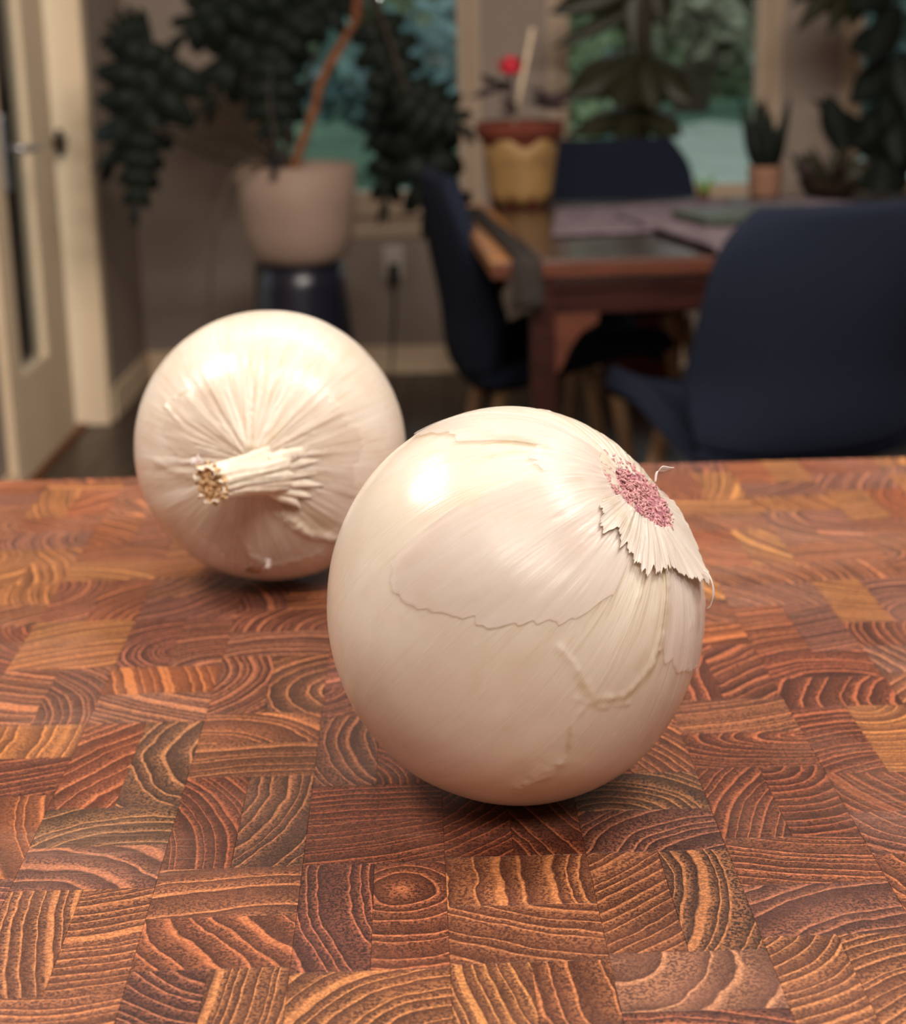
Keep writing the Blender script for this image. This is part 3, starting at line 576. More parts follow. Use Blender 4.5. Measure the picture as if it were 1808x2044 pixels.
# (x, y inside the piece, pith x, pith y, ring spacing in mm, colour, stretch)
GRAIN=[(-0.123,0.5117,-0.4229,0.5178,5.5,"G",1),
         (-0.1199,0.4924,-0.234,0.7699,4,"B",1),
         (-0.1178,0.4452,0.0025,0.4791,5,"O",1),
         (-0.1117,0.4101,-0.0556,0.6537,5,"M",1),
         (-0.1037,0.4776,-0.0051,0.4223,6,"R",1),
         (-0.0862,0.4989,-0.0371,0.5001,7,"C",1),
         (-0.0955,0.4556,-0.081,0.4122,6,"C",1),
         (-0.0901,0.4244,-0.108,0.3908,8,"M",1),
         (-0.1037,0.3875,0.1937,0.4266,3.1,"E",1),
         (-0.0804,0.3955,-0.1018,0.4673,3.6,"E",1),
         (-0.0893,0.3505,-0.0927,0.4037,3,"E",1),
         (-0.0584,0.5192,-0.0696,0.4887,5.5,"D",1),
         (-0.0528,0.4933,-0.0322,0.2818,5,"D",1),
         (-0.0585,0.4531,-0.1361,0.4229,3.1,"B",1),
         (-0.0451,0.4571,-0.1294,0.4746,4.8,"C",1),
         (-0.0552,0.4114,-0.0361,0.2765,8,"E",1),
         (-0.0487,0.3793,0.0394,0.4425,6.5,"D",1),
         (-0.0593,0.3605,-0.0329,0.3968,4,"A",1),
         (-0.0486,0.3572,-0.3474,0.3849,2.6,"E",1),
         (-0.0293,0.4857,0.033,0.5063,4,"A",1),
         (-0.0084,0.4798,-0.0328,0.4712,3,"B",1),
         (-0.0141,0.4676,-0.0037,0.2293,3.5,"B",1),
         (-0.0137,0.4367,-0.048,0.5608,3.5,"B",1),
         (-0.0174,0.3928,0.0895,0.4145,4.3,"A",1),
         (-0.0148,0.36,0.0053,0.3279,4.5,"E",1),
         (-0.0078,0.3502,0.0008,0.3206,5,"D",1),
         (0.0185,0.4071,0.1234,0.41,6.5,"E",1),
         (0.026,0.3821,0.0647,0.4882,5,"D",1),
         (0.0154,0.4421,-0.0512,0.4989,4,"B",1),
         (0.0311,0.4312,-0.2493,0.3246,5,"B",1),
         (0.0143,0.3514,0.3072,0.416,3.1,"E",1),
         (0.0337,0.3511,0.125,0.3619,5,"D",1),
         (0.072,0.4657,0.053,0.4401,4,"C",1),
         (0.063,0.4404,0.0833,0.4085,5,"A",1),
         (0.0552,0.3838,-0.1383,0.613,4,"D",1),
         (0.0733,0.4049,-0.004,0.4077,4.4,"C",1),
         (0.0886,0.4487,0.183,0.4101,3.4,"B",1),
         (0.1106,0.4566,0.1031,0.4751,4.5,"B",1),
         (0.0987,0.4192,0.1252,0.5329,3.5,"D",1),
         (0.0941,0.3969,0.1247,0.3329,7,"M",1),
         (0.0868,0.3698,0.0679,0.3864,3.6,"E",1),
         (0.1066,0.3659,0.1398,0.296,3.6,"E",1),
         (0.0915,0.3601,0.2128,0.246,3.6,"E",1),
         (0.1331,0.4712,0.1477,0.4363,4,"B",1),
         (0.1259,0.4369,0.1461,0.448,5,"M",1),
         (0.1228,0.4124,0.2548,0.4468,6,"D",1),
         (0.1481,0.5048,0.145,0.5245,4,"G",1),
         (-0.1557,0.6073,-0.1206,0.6299,4,"B",1),
         (-0.133,0.6281,-0.1061,0.5653,5,"G",1),
         (-0.1325,0.6029,-0.0915,0.4982,6,"G",1),
         (-0.0971,0.6161,-0.0876,0.5927,3,"A",1),
         (-0.0802,0.6121,-0.0733,0.571,3,"A",1),
         (-0.1112,0.5427,-0.163,0.5285,3,"A",1),
         (-0.0631,0.5762,-0.1022,0.5687,3,"A",1),
         (-0.0439,0.5668,-0.0209,0.5475,6,"C",1),
         (-0.0788,0.5609,-0.3715,0.4953,5,"O",1),
         (0.1418,0.7831,0.1674,1.0318,6,"G",1),
         (0.1835,0.7788,0.2519,0.7973,6,"G",1),
         (0.1531,0.7285,0.2292,0.746,8,"G",1),
         (0.213,0.7581,0.2706,0.612,4,"G",1),
         (0.1128,0.6025,0.1527,0.4214,9,"O",1),
         (0.1746,0.6359,0.2087,0.7163,5,"G",1),
         (0.1812,0.7349,0.2178,0.8088,9,"M",1),
         (-0.0066,0.4045,-0.0066,0.4045,5.5,"D",1),
         (0.0454,0.3652,0.0454,0.3652,9,"H",1),
         (0.12,0.4986,0.12,0.4986,2.6,"B",2.6),
         (0.1236,0.5091,0.1236,0.5091,2.6,"B",2.6)]
W_ = .0385; XB0 = -.1108                             # column seams, board coordinates
def column_cells(j):
    """(y0, y1, kind) cells of column j, front to back; kind V = two upright pieces, H = two lying pieces."""
    known = {-1: [(.4175, .470, 'V'), (.470, .525, 'H')], 0: [(.3575, .410, 'V'), (.410, .460, 'H'), (.460, .5245, 'V')], 1: [(.3675, .4197, 'H'), (.4197, .4790, 'V'), (.479, .530, 'H'), (.530, .585, 'V')],
             2: [(.3645, .4197, 'V'), (.4197, .4705, 'H'), (.4705, .5245, 'V')], 3: [(.366, .4215, 'H'), (.4215, .470, 'V')], 4: [(.3685, .4218, 'V'), (.4218, .473, 'H'), (.473, .526, 'V')],
             5: [(.3745, .428, 'H'), (.428, .475, 'V'), (.475, .530, 'H')], 6: [(.3635, .416, 'V'), (.416, .4687, 'H'), (.4687, .521, 'V')]}
    r_ = random.Random(j*77+5)
    cells = known.get(j)
    if cells is None:
        y = .360 + r_.uniform(0, .05); cells = [(y, y+.0525, 'V' if r_.random() < .5 else 'H')]
    cells = list(cells)
    while cells[0][0] > .205:
        y1 = cells[0][0]; k = 'H' if cells[0][2] == 'V' else 'V'; cells.insert(0, (max(.20, y1-.0525), y1, k))
    while cells[-1][1] < .85:
        y0 = cells[-1][1]; k = 'H' if cells[-1][2] == 'V' else 'V'; y1 = y0+.0525
        if y1 > .845: y1 = .858
        cells.append((y0, y1, k))
    return cells
board = thing('butcher_block', (0, 0, ZB), 'thick end-grain butcher block of brown teak pieces under both onions', 'cutting board', rz=BR)
pieces = []
for j in range(-7, 14):
    x0 = XB0 + (j)*W_ ; x1 = x0+W_
    for (y0, y1, k) in column_cells(j):
        r_ = random.Random(int(y0*1e4)+j*991)
        if k == 'V':
            xm = (x0+x1)/2 + r_.uniform(-.0006, .0006)
            pieces += [(x0, xm, y0, y1), (xm, x1, y0, y1)]
        else:
            ym = (y0+y1)/2 + r_.uniform(-.0006, .0006)
            pieces += [(x0, x1, y0, ym), (x0, x1, ym, y1)]
def piece_data(pc):
    x0, x1, y0, y1 = pc; r_ = random.Random(int(x0*1e5)*13+int(y0*1e5))
    hit = None
    for g in GRAIN:
        if x0 <= g[0] < x1 and y0 <= g[1] < y1: hit = g; break
    if hit: px_, py_, sp, pal, an = hit[2:7]
    else:
        xc, yc = (x0+x1)/2, (y0+y1)/2; an = 1.0; sp = r_.choice([3, 3.5, 4, 4.5, 5, 6])
        R = r_.choice([.02, .03, .05, .08, .16]); a = r_.uniform(0, 6.283); px_, py_ = xc+R*math.cos(a), yc+R*math.sin(a)
        far = (yc-.45)/.4
        pal = r_.choice('ABCDMMBA' if far < .15 else ('AMDDMBGR' if far < .6 else 'DDGGOORM'))
    jt = r_.uniform(.90, 1.10)
    d, l = PAL[pal]; d = tuple(min(1, c*jt*q) for c, q in zip(srgb(*d), (.56, .54, .66))); l = tuple(min(1, c*r_.uniform(.94, 1.06)*q) for c, q in zip(srgb(*l), (1.08, 1.0, 1.0)))
    return px_, py_, sp*.001, an, d, l, r_.random()
def fill(mesh_pieces, name, kind=None):
    v = []; f = []; uvs = []; dk_ = []; lt = []; sd = []
    for pc in mesh_pieces:
        x0, x1, y0, y1 = pc; px_, py_, sp, an, d, l, s = piece_data(pc)
        g = .00003; x0 += g; x1 -= g; y0 += g; y1 -= g; c = .00007; zt = -.00004*s; n = len(v)
        v += [(x0, y0, -.04), (x1, y0, -.04), (x1, y1, -.04), (x0, y1, -.04), (x0, y0, zt-c), (x1, y0, zt-c), (x1, y1, zt-c), (x0, y1, zt-c), (x0+c, y0+c, zt), (x1-c, y0+c, zt), (x1-c, y1-c, zt), (x0+c, y1-c, zt)]
        fs = [(8, 9, 10, 11)] + [(4+a, 4+(a+1) % 4, 8+(a+1) % 4, 8+a) for a in range(4)] + [(a, (a+1) % 4, 4+(a+1) % 4, 4+a) for a in range(4)] + [(3, 2, 1, 0)]
        for fc in fs:
            f.append(tuple(i+n for i in fc))
            for i in fc: q = v[i+n]; uvs += [(q[0]-px_)/sp/an, (q[1]-py_)/sp]
        dk_ += [(*d, 1)]*12; lt += [(*l, 1)]*12; sd += [s]*12
    me = bpy.data.meshes.new(name); me.from_pydata(v, [], f)
    me.uv_layers.new(name='rings').data.foreach_set('uv', uvs)
    for nm, dat in (('dark', dk_), ('light', lt)):
        a = me.attributes.new(nm, 'FLOAT_COLOR', 'POINT'); a.data.foreach_set('color', [c for q in dat for c in q])
    me.attributes.new('seed', 'FLOAT', 'POINT').data.foreach_set('value', sd)
    me.materials.append(M_block); o = bpy.data.objects.new(name, me); COL.objects.link(o); o.parent = board
    if kind: o['kind'] = kind
    return o
def in_view(pc):
    x, y = (pc[0]+pc[1])/2, (pc[2]+pc[3])/2
    w = Vector((x*math.cos(BR)-y*math.sin(BR), x*math.sin(BR)+y*math.cos(BR), ZB))-CAM
    u = 904+3400*w.dot(CX)/-w.dot(CZ); vv = 1022-3400*w.dot(CY)/-w.dot(CZ)
    return -60 < u < 1868 and vv < 2090
seen = [p for p in pieces if in_view(p)]; rest = [p for p in pieces if not in_view(p)]
seen.sort(key=lambda p: p[2]); rest += seen[300:]; seen = seen[:300]
for p in seen: fill([p], 'wood_block')
fill(rest, 'outer_blocks', 'stuff')
print('blocks', len(seen), len(rest))

# ------------------------------------------------------------------ onions
def vnoise(p, seed=0):
    """smooth value noise on an (n,3) array"""
    i = np.floor(p).astype(np.int64); fr_ = p-i; w = fr_*fr_*(3-2*fr_)
    def h(ix, iy, iz):
        n = (ix*73856093) ^ (iy*19349663) ^ (iz*83492791) ^ (seed*2654435)
        n = (n*1103515245+12345) & 0x7fffffff; n = (n ^ (n >> 13))*60493 & 0x7fffffff
        return n/0x7fffffff
    out = 0
    for dx in (0, 1):
        for dy in (0, 1):
            for dz in (0, 1):
                out = out + h(i[:, 0]+dx, i[:, 1]+dy, i[:, 2]+dz)*np.where(dx, w[:, 0], 1-w[:, 0])*np.where(dy, w[:, 1], 1-w[:, 1])*np.where(dz, w[:, 2], 1-w[:, 2])
    return out*2-1
def unit(th, ph): return np.stack([np.sin(th)*np.cos(ph), np.sin(th)*np.sin(ph), np.cos(th)], -1)
def line_dist(u, poly):
    P = unit(np.array([q[0] for q in poly]), np.array([q[1] for q in poly])); d = np.full(len(u), 9.0)
    for a, b_ in zip(P[:-1], P[1:]):
        ab = b_-a; t = np.clip(((u-a)@ab)/(ab@ab), 0, 1); d = np.minimum(d, np.linalg.norm(u-a-t[:, None]*ab, axis=1))
    return d
class Onion:
    """a bulb about its own axis (+Z = the end that shows); th from that pole, ph = 0 towards the camera"""
    def __init__(s, R, pole, pw, squash, seed, ridge, creases=(), stains=(), flat=1.0, belly=None):
        s.R, s.pole, s.pw, s.squash, s.seed, s.ridge, s.creases, s.stains, s.flat, s.belly = R, pole, pw, squash, seed, ridge, creases, stains, flat, belly
    def rad(s, th, ph):
        u = unit(th, ph); c, sn = np.cos(ph), np.sin(ph)
        r = s.R*(1 + s.pole*np.exp(-(th/s.pw)**2) + s.squash*np.sin(th)**2 + .10*np.exp(-((math.pi-th)/.22)**2))
        for d_, a_ in (s.belly or ()): r = r*(1+a_*(u@np.array(d_))**2)
        r = r + s.R*.008*vnoise(u*1.6+3, s.seed) + s.R*.003*vnoise(u*4, s.seed+1)
        k = np.stack([c*9, sn*9, th*1.2], -1)
        near = .08 + .92*np.exp(-((th-.25)/.55)**2)
        r = r + s.ridge*near*(vnoise(k, s.seed+2) + .6*vnoise(k*2.3, s.seed+3) + .35*vnoise(k*5, s.seed+4))*np.clip(th/.15, 0, 1)
        for cr in s.creases:
            poly, w, h = cr[:3]; env = np.clip(1-th/cr[3], 0, 1)**.8*1.4 if len(cr) > 3 else 1.0
            d = line_dist(u, poly)+.012*vnoise(u*30, s.seed+7); r = r + h*np.exp(-(d/w)**2)*(1+.6*vnoise(u*45, s.seed+8))*env
        return r
    def pos(s, th, ph, off=0):
        return unit(th, ph)*(s.rad(th, ph)+off)[:, None]
    def mesh(s, name, mat, parent, th0=0.0, nth=230, nph=420, off=0, rng=None, solid=0, lift=None):
        """whole bulb, or a skin patch if rng = function(n) -> (ph array, th_in array, th_out array)"""
        if rng is None:
            t = th0+(math.pi-th0)*np.linspace(0, 1, nth)**1.0; p = np.linspace(-math.pi, math.pi, nph, endpoint=False)
            T, Pp = np.meshgrid(t, p, indexing='ij'); closed = True; O_ = 0*T+off
        else:
            p, ti, to = rng; nph = len(p); q = np.linspace(0, 1, nth)
            T = ti[None, :]+(to-ti)[None, :]*q[:, None]; Pp = np.broadcast_to(p[None, :], T.shape); closed = False
            edge = np.minimum((q[:, None]*0+1), 1); O_ = off*(1+.5*q[:, None]**4)+0*T
            O_ = O_ + .0005*np.clip(vnoise(np.stack([np.cos(Pp).ravel()*12, np.sin(Pp).ravel()*12, T.ravel()*6], -1), s.seed+20).reshape(T.shape), 0, 1)*q[:, None]**6
        if lift: O_ = O_ + lift[2]*np.exp(-((Pp-lift[0])/lift[1])**2)*np.linspace(0, 1, nth)[:, None]**2.5
        X = s.pos(T.ravel(), Pp.ravel(), O_.ravel()); nt_, np_ = T.shape
        idx = np.arange(nt_*np_).reshape(nt_, np_)
        if closed: A, B_2 = idx, np.roll(idx, -1, 1)
        else: A, B_2 = idx[:, :-1], idx[:, 1:]
        F = np.stack([A[:-1], A[1:], B_2[1:], B_2[:-1]], -1).reshape(-1, 4)
        me = bpy.data.meshes.new(name); me.from_pydata(X.tolist(), [], F.tolist())
        me.polygons.foreach_set('use_smooth', [True]*len(F))
        mer = np.stack([np.cos(Pp), np.sin(Pp), T], -1).reshape(-1, 3)
        me.attributes.new('meridian', 'FLOAT_VECTOR', 'POINT').data.foreach_set('vector', mer.ravel())
        st = np.zeros(len(X)); u = unit(T.ravel(), Pp.ravel())
        for poly, w, a in s.stains:
            d = line_dist(u, poly); st = np.maximum(st, a*np.exp(-(d/w)**2)*(.75+.5*vnoise(u*25, 5)))
        me.attributes.new('stain', 'FLOAT', 'POINT').data.foreach_set('value', st)
        me.materials.append(mat); o = bpy.data.objects.new(name, me); COL.objects.link(o); o.parent = parent
        if solid:
            md = o.modifiers.new('thick', 'SOLIDIFY'); md.thickness = solid; md.offset = 1
        return o

def skin_mat(name, c0, c1, vein, trans=0.0, alpha=1.0, rough=.23, sss=.35, veinamt=.5):
    m, nt, b = newmat(name)
    mer = attr(nt, 'meridian').outputs['Vector']; st = attr(nt, 'stain').outputs['Fac']
    def mscale(x):
        v = N(nt, 'ShaderNodeVectorMath', operation='MULTIPLY'); nt.links.new(mer, v.inputs[0]); v.inputs[1].default_value = x; return v.outputs[0]
    n1 = noise_tex(nt, mscale((16, 16, .9)), 1, 5, .62, .4); n2 = noise_tex(nt, mscale((42, 42, 2.2)), 1, 4, .6, .6); n3 = noise_tex(nt, mscale((3, 3, 2.5)), 1, 3, .5, .2)
    tc = nt.nodes.new('ShaderNodeTexCoord'); blot = noise_tex(nt, tc.outputs['Object'], 45, 4, .6, .3)
    v1 = smooth(nt, n1.outputs[0], .52, .66); v2 = smooth(nt, n2.outputs[0], .54, .64)
    v = math_(nt, 'MAXIMUM', math_(nt, 'MULTIPLY', v1, .7), math_(nt, 'MULTIPLY', v2, .8))
    sx = N(nt, 'ShaderNodeSeparateXYZ'); nt.links.new(mer, sx.inputs[0])
    nearpole = math_(nt, 'SUBTRACT', 1.0, smooth(nt, sx.outputs[2], .25, 1.5))
    v = math_(nt, 'MULTIPLY', v, math_(nt, 'MULTIPLY_ADD', nearpole, .85, .15))
    col = mixc(nt, smooth(nt, n3.outputs[0], .3, .7), c0, c1)
    col = mixc(nt, math_(nt, 'MULTIPLY', v, veinamt), col, vein)
    n4 = noise_tex(nt, mscale((12, 12, .7)), 1, 4, .55, .3); band = math_(nt, 'ABSOLUTE', math_(nt, 'SUBTRACT', n4.outputs[0], .5)); thin = math_(nt, 'SUBTRACT', 1.0, smooth(nt, band, .0, .018))
    col = mixc(nt, math_(nt, 'MULTIPLY', thin, .22), col, srgb(250, 242, 232))
    col = mixc(nt, math_(nt, 'MULTIPLY', smooth(nt, blot.outputs[0], .58, .74), .22), col, srgb(222, 208, 158))
    col = mixc(nt, st, col, srgb(186, 160, 88))
    nt.links.new(col, b.inputs['Base Color'])
    b.inputs['Roughness'].default_value = rough; b.inputs['Specular IOR Level'].default_value = .5
    b.inputs['Subsurface Weight'].default_value = sss; b.inputs['Subsurface Radius'].default_value = (1.0, .75, .55); b.inputs['Subsurface Scale'].default_value = .006
    nt.links.new(math_(nt, 'MULTIPLY_ADD', n2.outputs[0], .16, rough-.08), b.inputs['Roughness'])
    bp = nt.nodes.new('ShaderNodeBump'); bp.inputs['Strength'].default_value = .7; bp.inputs['Distance'].default_value = .0006
    h = math_(nt, 'ADD', math_(nt, 'MULTIPLY', n1.outputs[0], .5), math_(nt, 'MULTIPLY', n2.outputs[0], .6))
    h = math_(nt, 'MULTIPLY', h, math_(nt, 'MULTIPLY_ADD', nearpole, .93, .07)); h = math_(nt, 'ADD', h, math_(nt, 'MULTIPLY', blot.outputs[0], .12))
    nt.links.new(h, bp.inputs['Height']); nt.links.new(bp.outputs[0], b.inputs['Normal'])
    if trans or alpha < 1:
        tl = nt.nodes.new('ShaderNodeBsdfTranslucent'); nt.links.new(col, tl.inputs[0])
        m1 = nt.nodes.new('ShaderNodeMixShader'); m1.inputs[0].default_value = trans; nt.links.new(b.outputs[0], m1.inputs[1]); nt.links.new(tl.outputs[0], m1.inputs[2])
        tp = nt.nodes.new('ShaderNodeBsdfTransparent'); tp.inputs[0].default_value = (1, 1, 1, 1)
        m2 = nt.nodes.new('ShaderNodeMixShader'); m2.inputs[0].default_value = alpha; nt.links.new(tp.outputs[0], m2.inputs[1]); nt.links.new(m1.outputs[0], m2.inputs[2])
        nt.links.new(m2.outputs[0], nt.nodes['Material Output'].inputs[0])
    return m
M_bulb = skin_mat('onion_flesh_skin', srgb(236, 223, 206), srgb(228, 211, 191), srgb(200, 170, 128), veinamt=.75)
M_skin = skin_mat('papery_onion_skin', srgb(250, 238, 230), srgb(246, 230, 220), srgb(255, 250, 246), trans=.0, alpha=.32, rough=.28, sss=.0)
M_skin2 = skin_mat('thin_onion_skin', srgb(240, 226, 212), srgb(232, 214, 198), srgb(214, 188, 154), alpha=.22, rough=.30, sss=.0)
M_flake = skin_mat('dry_onion_flake', srgb(244, 232, 220), srgb(238, 222, 208), srgb(224, 200, 166), trans=.1, alpha=.88, rough=.4, sss=0)
M_bulb2 = skin_mat('onion_skin_warm', srgb(234, 221, 206), srgb(226, 208, 188), srgb(196, 164, 124), veinamt=.8)
M_rootpink = simple('pink_root_stubs', srgb(204, 152, 152), .8, .2, .3, 900)
M_rootbase = simple('root_plate', srgb(166, 104, 116), .9, .15, .3, 700)
M_fibre = simple('dry_neck_fibre', srgb(220, 184, 140), .85, .2, .25, 500)
M_neck = simple('dry_neck_skin', srgb(238, 224, 204), .5, .4, .10, 260)
M_brown = simple('brown_scab', srgb(176, 128, 100), .7, .3, .2, 300)
def orient(root, axis, P):
    v = (CAM-Vector(P)).normalized(); a = Vector(axis).normalized(); e1 = (v-a*v.dot(a)).normalized(); e2 = a.cross(e1)
    root.matrix_world = Matrix(((e1.x, e2.x, a.x, P[0]), (e1.y, e2.y, a.y, P[1]), (e1.z, e2.z, a.z, P[2]), (0, 0, 0, 1)))
def jag(x, amp, freq, seed): return amp*vnoise(np.stack([x*freq, x*0+seed, x*0], -1), seed)+.5*amp*vnoise(np.stack([x*freq*3.1, x*0+seed, x*0], -1), seed+1)
def patch(ctrl, n, inner, amp, seed, freq=14):
    ph = np.linspace(ctrl[0][0], ctrl[-1][0], n); out = np.interp(ph, [c[0] for c in ctrl], [c[1] for c in ctrl])+jag(ph, amp, freq, seed)
    return ph, np.full(n, inner), np.maximum(out, inner+.02)

# ---- front onion, root end up and to the right
tear_loop = [(1.111, .309), (1.148, .478), (1.221, .643), (1.149, .80), (.968, .912), (.819, .918)]
tear_low = [(1.221, .643), (1.341, .614), (1.517, .741), (1.595, .747)]; tear_base = [(1.595, .747), (1.75, .75), (1.87, .748)]
AXA = Vector((0.656, -0.251, 0.712)); PA = (0.0190, 0.4655, 1.164-.1570)
def local(axis, P, d):
    v = (CAM-Vector(P)).normalized(); a = Vector(axis).normalized(); e1 = (v-a*v.dot(a)).normalized(); e2 = a.cross(e1); d = Vector(d); return (d.dot(e1), d.dot(e2), d.dot(a))
R_ = random.Random(77); pleatA = []
for k in range(64):
    a = -math.pi+2*math.pi*k/64+R_.uniform(-.04, .04); t1 = R_.uniform(.5, 1.35)
    pleatA.append(([(.22, a), (t1*.6, a+R_.uniform(-.02, .02)), (t1, a+R_.uniform(-.04, .04))], R_.uniform(.005, .011), R_.uniform(.00012, .00035)*R_.choice([1, 1, -1]), t1))
OA = Onion(.0561, -.075, .42, .012, 11, .00032,
           creases=pleatA+[(tear_loop, .015, .00035), (tear_low, .010, .0002), ([(1.26, .55), (1.24, .72), (1.17, .86)], .010, .0003), (tear_base, .05, .0003)],
           stains=[([(1.18, .5), (1.235, .66), (1.16, .82), (.97, .93), (.70, .93), (.50, .90)], .028, .42), ([(1.0, .80), (.93, .82)], .03, .22), ([(1.238, -1.459), (.795, -1.076), (.577, -.972)], .03, .25), ([(.36, -.2), (.42, .3)], .05, .25), ([(1.40, .64), (1.53, .74)], .012, .45)],
           belly=[(local(AXA, PA, CX), -.045), (local(AXA, PA, CY), .010)])
front = bpy.data.objects.new('onion', None); COL.objects.link(front); front.empty_display_size = .05
orient(front, AXA, PA); tag(front, 'large white onion in front, its pinkish root end turned up to the right', 'onion', 'white onions')
OA.mesh('bulb', M_bulb, front, th0=.16)
big = [(-.58, 1.40), (-.556, 1.47), (-.454, 1.531), (-.372, 1.512), (-.231, 1.407), (-.094, 1.333), (-.05, 1.315), (.048, 1.205), (.174, 1.071), (.273, 1.024), (.307, .958), (.335, .895), (.40, .80)]
OA.mesh('outer_skin', M_skin, front, nth=70, off=.00045, rng=patch([(-1.5, 1.30), (-1.42, 1.26), (-1.1, .98), (-.98, .62), (-.66, .64), (-.605, 1.1)]+big, 260, .27, .05, 3, 11), solid=.00012)
OA.mesh('torn_skin', M_flake, front, nth=40, off=.0009, rng=patch([(-.20, .43), (-.157, .465), (-.037, .525), (.07, .537), (.162, .485), (.263, .541), (.359, .531), (.579, .597), (.663, .522), (.77, .532), (.958, .498)], 130, .245, .03, 8, 30), solid=.00012)
OA.mesh('torn_skin', M_flake, front, nth=40, off=.0010, rng=patch([(.95, .49), (1.2, .50), (1.40, .53), (1.58, .60), (1.75, .56), (1.95, .56), (2.3, .46), (2.7, .40)], 110, .245, .02, 9, 18), solid=.00012, lift=(1.62, .28, .0022))
OA.mesh('outer_skin', M_skin, front, nth=60, off=.0004, rng=patch([(.9, .9), (1.2, .98), (1.6, 1.05), (2.2, 1.25), (2.9, 1.1)], 120, .27, .03, 10), solid=.00012)
# root plate and its cut rootlets
zr = float(OA.pos(np.array([.235]), np.array([0.0]))[0][2]); rr = .0136
m = MB(); m.lathe([(rr*1.0, zr-.0012), (rr*.9, zr+.0002), (rr*.6, zr+.0003), (rr*.3, zr-.0004), (0, zr-.001)], 40); m.build('root_plate', M_rootbase, front)
R_ = random.Random(3); m = MB()
for i in range(640):
    r = rr*.97*math.sqrt(R_.random()); a = R_.uniform(0, 6.283); p0 = Vector((r*math.cos(a), r*math.sin(a), zr-.0004))
    d = Vector((R_.gauss(0, 1), R_.gauss(0, 1), 0)).normalized(); h = R_.uniform(.0003, .0011)
    p1 = p0+Vector((0, 0, h))+d*.0006; p2 = p1+d*R_.uniform(.0006, .0018)+Vector((0, 0, R_.uniform(-.0006, .0003)))
    m.tube([p0, p1, p2], [.00034, .00034, .0002], 5)
o = m.build('root_stubs', M_rootpink, front); o['kind'] = 'stuff'
def ribbon(name, par, pts, widths, side, mat):
    P = smoothpath(pts, 6); n = len(P); m = MB(); vs_ = []
    for i, p in enumerate(P):
        q = i/(n-1)*(len(widths)-1); k = min(int(q), len(widths)-2); w = widths[k]*(1-q+k)+widths[k+1]*(q-k)
        t = (P[min(i+1, n-1)]-P[max(0, i-1)]).normalized(); sd = Vector(side); sd = (sd-t*sd.dot(t)).normalized(); nn = t.cross(sd)
        vs_ += [p-sd*w, p-sd*w*.3+nn*w*.18, p+sd*w*.4+nn*w*.12, p+sd*w]
    m.add(vs_, [(i*4+k, i*4+k+1, (i+1)*4+k+1, (i+1)*4+k) for i in range(n-1) for k in range(3)], True)
    return m.build(name, mat, par, solid=.00016)
INV = front.matrix_world.inverted()
def on(px, py, y): return INV @ at(px, py, y)
M_chip = simple('white_skin_chip', srgb(240, 226, 222), .5, .35, .04, 300)
ribbon('skin_flake', front, [on(1308, 962, .44), on(1310, 945, .441), on(1317, 936, .442), on(1330, 936, .443), on(1345, 934, .444)], [.0003, .0006, .0014, .0011, .0002], (.3, 0, .8), M_chip)
ribbon('skin_flake', front, [on(1404, 1138, .445), on(1414, 1146, .445), on(1422, 1165, .444), on(1424, 1190, .444), on(1419, 1208, .444), on(1411, 1215, .445)], [.0003, .0005, .0008, .0016, .0013, .0002], (1, 0, .1), M_chip)
# ---- rear onion, dried neck towards the camera, bent to the left
PB = (-0.071, 0.678, 1.164-.158)
R_ = random.Random(41); pleats = []
for k in range(46):
    a = -math.pi+2*math.pi*k/46+R_.uniform(-.05, .05); up_ = .5 < a < 2.9
    t1 = R_.uniform(.35, .95 if up_ else .7); h = R_.uniform(.0002, .0007 if up_ else .0006)*R_.choice([1, 1, -1])
    pleats.append(([(.10, a), (t1*.5, a+R_.uniform(-.05, .05)), (t1, a+R_.uniform(-.10, .10))], R_.uniform(.008, .022), h, t1))
for a, t1, w, h in ((-.55, .62, .03, .0013), (-.85, .70, .025, .0012), (-1.15, .66, .03, .0012), (-.25, .5, .022, .0009)): pleats.append(([(.08, a-.1), (.3, a), (t1, a+.05)], w, h, t1))
OB = Onion(.0548, .055, .24, .004, 23, .0005,
           creases=pleats+[([(.45, -1.75), (.72, -1.6), (.95, -1.45)], .035, .0012), ([(.5, -2.5), (.8, -2.25), (.9, -2.13)], .03, .0009), ([(.45, 2.8), (.8, 2.6)], .03, .0006), ([(.90, -2.13), (.95, -1.7), (.85, -1.3)], .02, .0005), ([(.813, 2.03), (.74, 1.75)], .012, .0007), ([(.813, 2.03), (.6, 2.1)], .012, .0006)],
           stains=[([(.45, -1.6), (.70, -1.5)], .10, .30), ([(.22, .2), (.3, .3)], .03, .20)])
rear = bpy.data.objects.new('onion', None); COL.objects.link(rear); rear.empty_display_size = .05
AXB = CX*(-.02) + CY*(-.13) + CZ*1.0
orient(rear, AXB, PB); tag(rear, 'white onion behind at left, its dried neck stub bent to the left', 'onion', 'white onions')
OB.mesh('bulb', M_bulb2, rear, th0=.05)
OB.mesh('outer_skin', M_skin2, rear, nth=60, off=.0005, rng=patch([(-2.9, .7), (-2.5, .85), (-2.13, .93), (-1.9, .93), (-1.5, .98), (-1.2, .9), (-.8, .75), (-.4, .8), (.1, .72)], 160, .14, .05, 31), solid=.00012)
OB.mesh('outer_skin', M_skin2, rear, nth=50, off=.0005, rng=patch([(1.5, .6), (1.8, .70), (2.03, .81), (2.3, .74), (2.6, .5)], 90, .14, .05, 35), solid=.00012)
INVB = rear.matrix_world.inverted()
def onb(px, py, y): return INVB @ at(px, py, y)
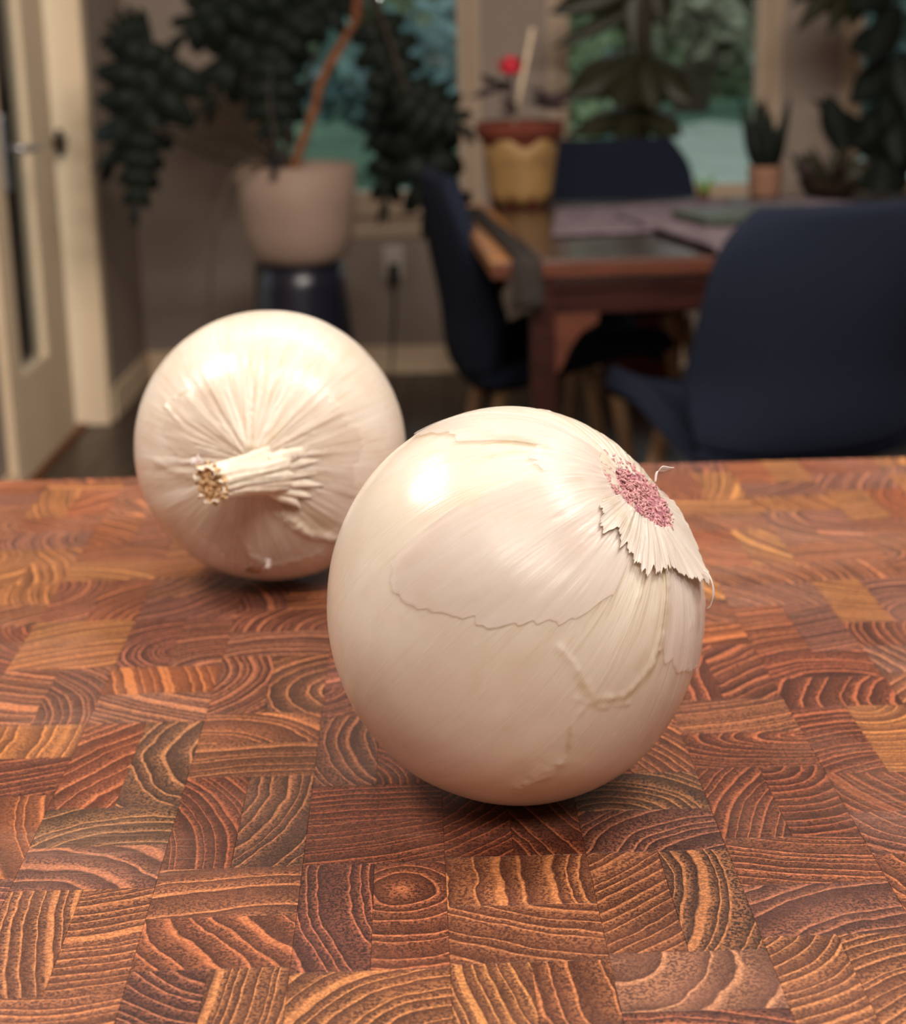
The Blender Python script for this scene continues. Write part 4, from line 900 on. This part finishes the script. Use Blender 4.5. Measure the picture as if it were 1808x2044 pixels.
# neck: a crumpled tapering tube that leaves the pole and bends to the left
path = smoothpath([onb(590, 934, .650), onb(560, 938, .634), onb(530, 943, .620), onb(495, 950, .609), onb(455, 957, .600), onb(418, 968, .592)], 9)
m = MB(); n = 90; vs_ = []; up = None; L = len(path)
for i, p in enumerate(path):
    t = (path[min(i+1, L-1)]-path[max(0, i-1)]).normalized()
    if up is None: up = t.orthogonal().normalized()
    up = (up-t*up.dot(t)).normalized(); w = t.cross(up); q = i/(L-1)
    r = (.0075*(1-q)**2.2+.0055+.0010*q**3)*min(1, .3+q*2.6)
    for k in range(n):
        a = 2*math.pi*k/n; c = Vector((math.cos(a)*2.2, math.sin(a)*2.2, q*1.3))
        rr_ = r*(1+.20*mnoise.noise(c*.9)+.22*mnoise.noise(Vector((c.x*1.8+9, c.y*1.8, c.z*.7)))+.16*mnoise.noise(Vector((c.x*4, c.y*4+3, c.z*1.3)))+.05*mnoise.noise(c*6))
        vs_.append(p+(up*math.cos(a)+w*math.sin(a))*rr_+t*.0035*q**4*mnoise.noise(Vector((math.cos(a)*3, math.sin(a)*3, 5))))
m.add(vs_, [(i*n+k, i*n+(k+1) % n, (i+1)*n+(k+1) % n, (i+1)*n+k) for i in range(L-1) for k in range(n)], True)
m.build('neck', M_neck, rear, solid=.0004)
def onsurf(px, py, R):                 # point of the rear bulb's skin behind a pixel, in its own axes
    d = (CX*((px-904)/3400)+CY*(-(py-1022)/3400)-CZ).normalized(); q = CAM-Vector(PB); b_ = q.dot(d); c_ = q.dot(q)-R*R
    return INVB @ (CAM+d*(-b_-math.sqrt(max(0, b_*b_-c_))))
for y0, xe, ye in ((922, 622, 892), (932, 640, 918), (945, 634, 945), (957, 646, 968), (968, 624, 992), (977, 600, 1016)):
    p0 = onb(538, y0, .6165); ribbon('neck_fold', rear, [p0, onsurf(566, y0+(ye-y0)*.25, .0590), onsurf(590, y0+(ye-y0)*.55, .0568), onsurf(xe, ye, .0552)], [.0026, .0032, .0024, .0004], INVB.to_3x3() @ CY, M_neck)
tN = (path[-1]-path[-3]).normalized(); uN = tN.orthogonal().normalized(); wN = tN.cross(uN); pe = path[-1]-tN*.0012
m = MB(); R_ = random.Random(8)
m.add([pe]+[pe+(uN*math.cos(a)+wN*math.sin(a))*.0068 for a in [2*math.pi*k/24 for k in range(24)]], [(0, 1+k, 1+(k+1) % 24) for k in range(24)])
for i in range(120):
    r = .0072*math.sqrt(R_.random()); a = R_.uniform(0, 6.283); p0 = pe+(uN*math.cos(a)+wN*math.sin(a))*r-tN*.001; d = (uN*R_.gauss(0, 1)+wN*R_.gauss(0, 1)).normalized()
    p1 = p0+tN*R_.uniform(.0008, .0026)+d*.0006; p2 = p1+d*R_.uniform(.0005, .0016)-tN*R_.uniform(0, .0008); m.tube([p0, p1, p2], [.00055, .0006, .0003], 5)
m.build('neck_cut_end', M_fibre, rear)
ribbon('skin_flake', rear, [onb(402, 930, .597), onb(392, 922, .596), onb(390, 913, .597), onb(397, 909, .598)], [.0012, .0022, .0018, .0003], (1, 0, .1), M_chip)
ribbon('skin_flake', rear, [onb(478, 968, .597), onb(468, 976, .5955), onb(462, 986, .597)], [.0006, .0022, .0004], (1, .2, .6), M_chip)
ribbon('skin_flake', rear, [onb(541, 1124, .634), onb(531, 1127, .633), onb(524, 1142, .635)], [.0016, .0022, .0003], (.8, .2, -.3), M_chip)
m = MB(); sc = OB.pos(np.array([.94, .95, 1.02, 1.03, 1.0, .97]), np.array([-2.20, -2.30, -2.34, -2.24, -2.16, -2.18]), .0004)
m.add([Vector(q) for q in sc.tolist()], [(0, 1, 2, 3, 4, 5)], True); m.build('brown_scab', M_brown, rear, solid=.0004)
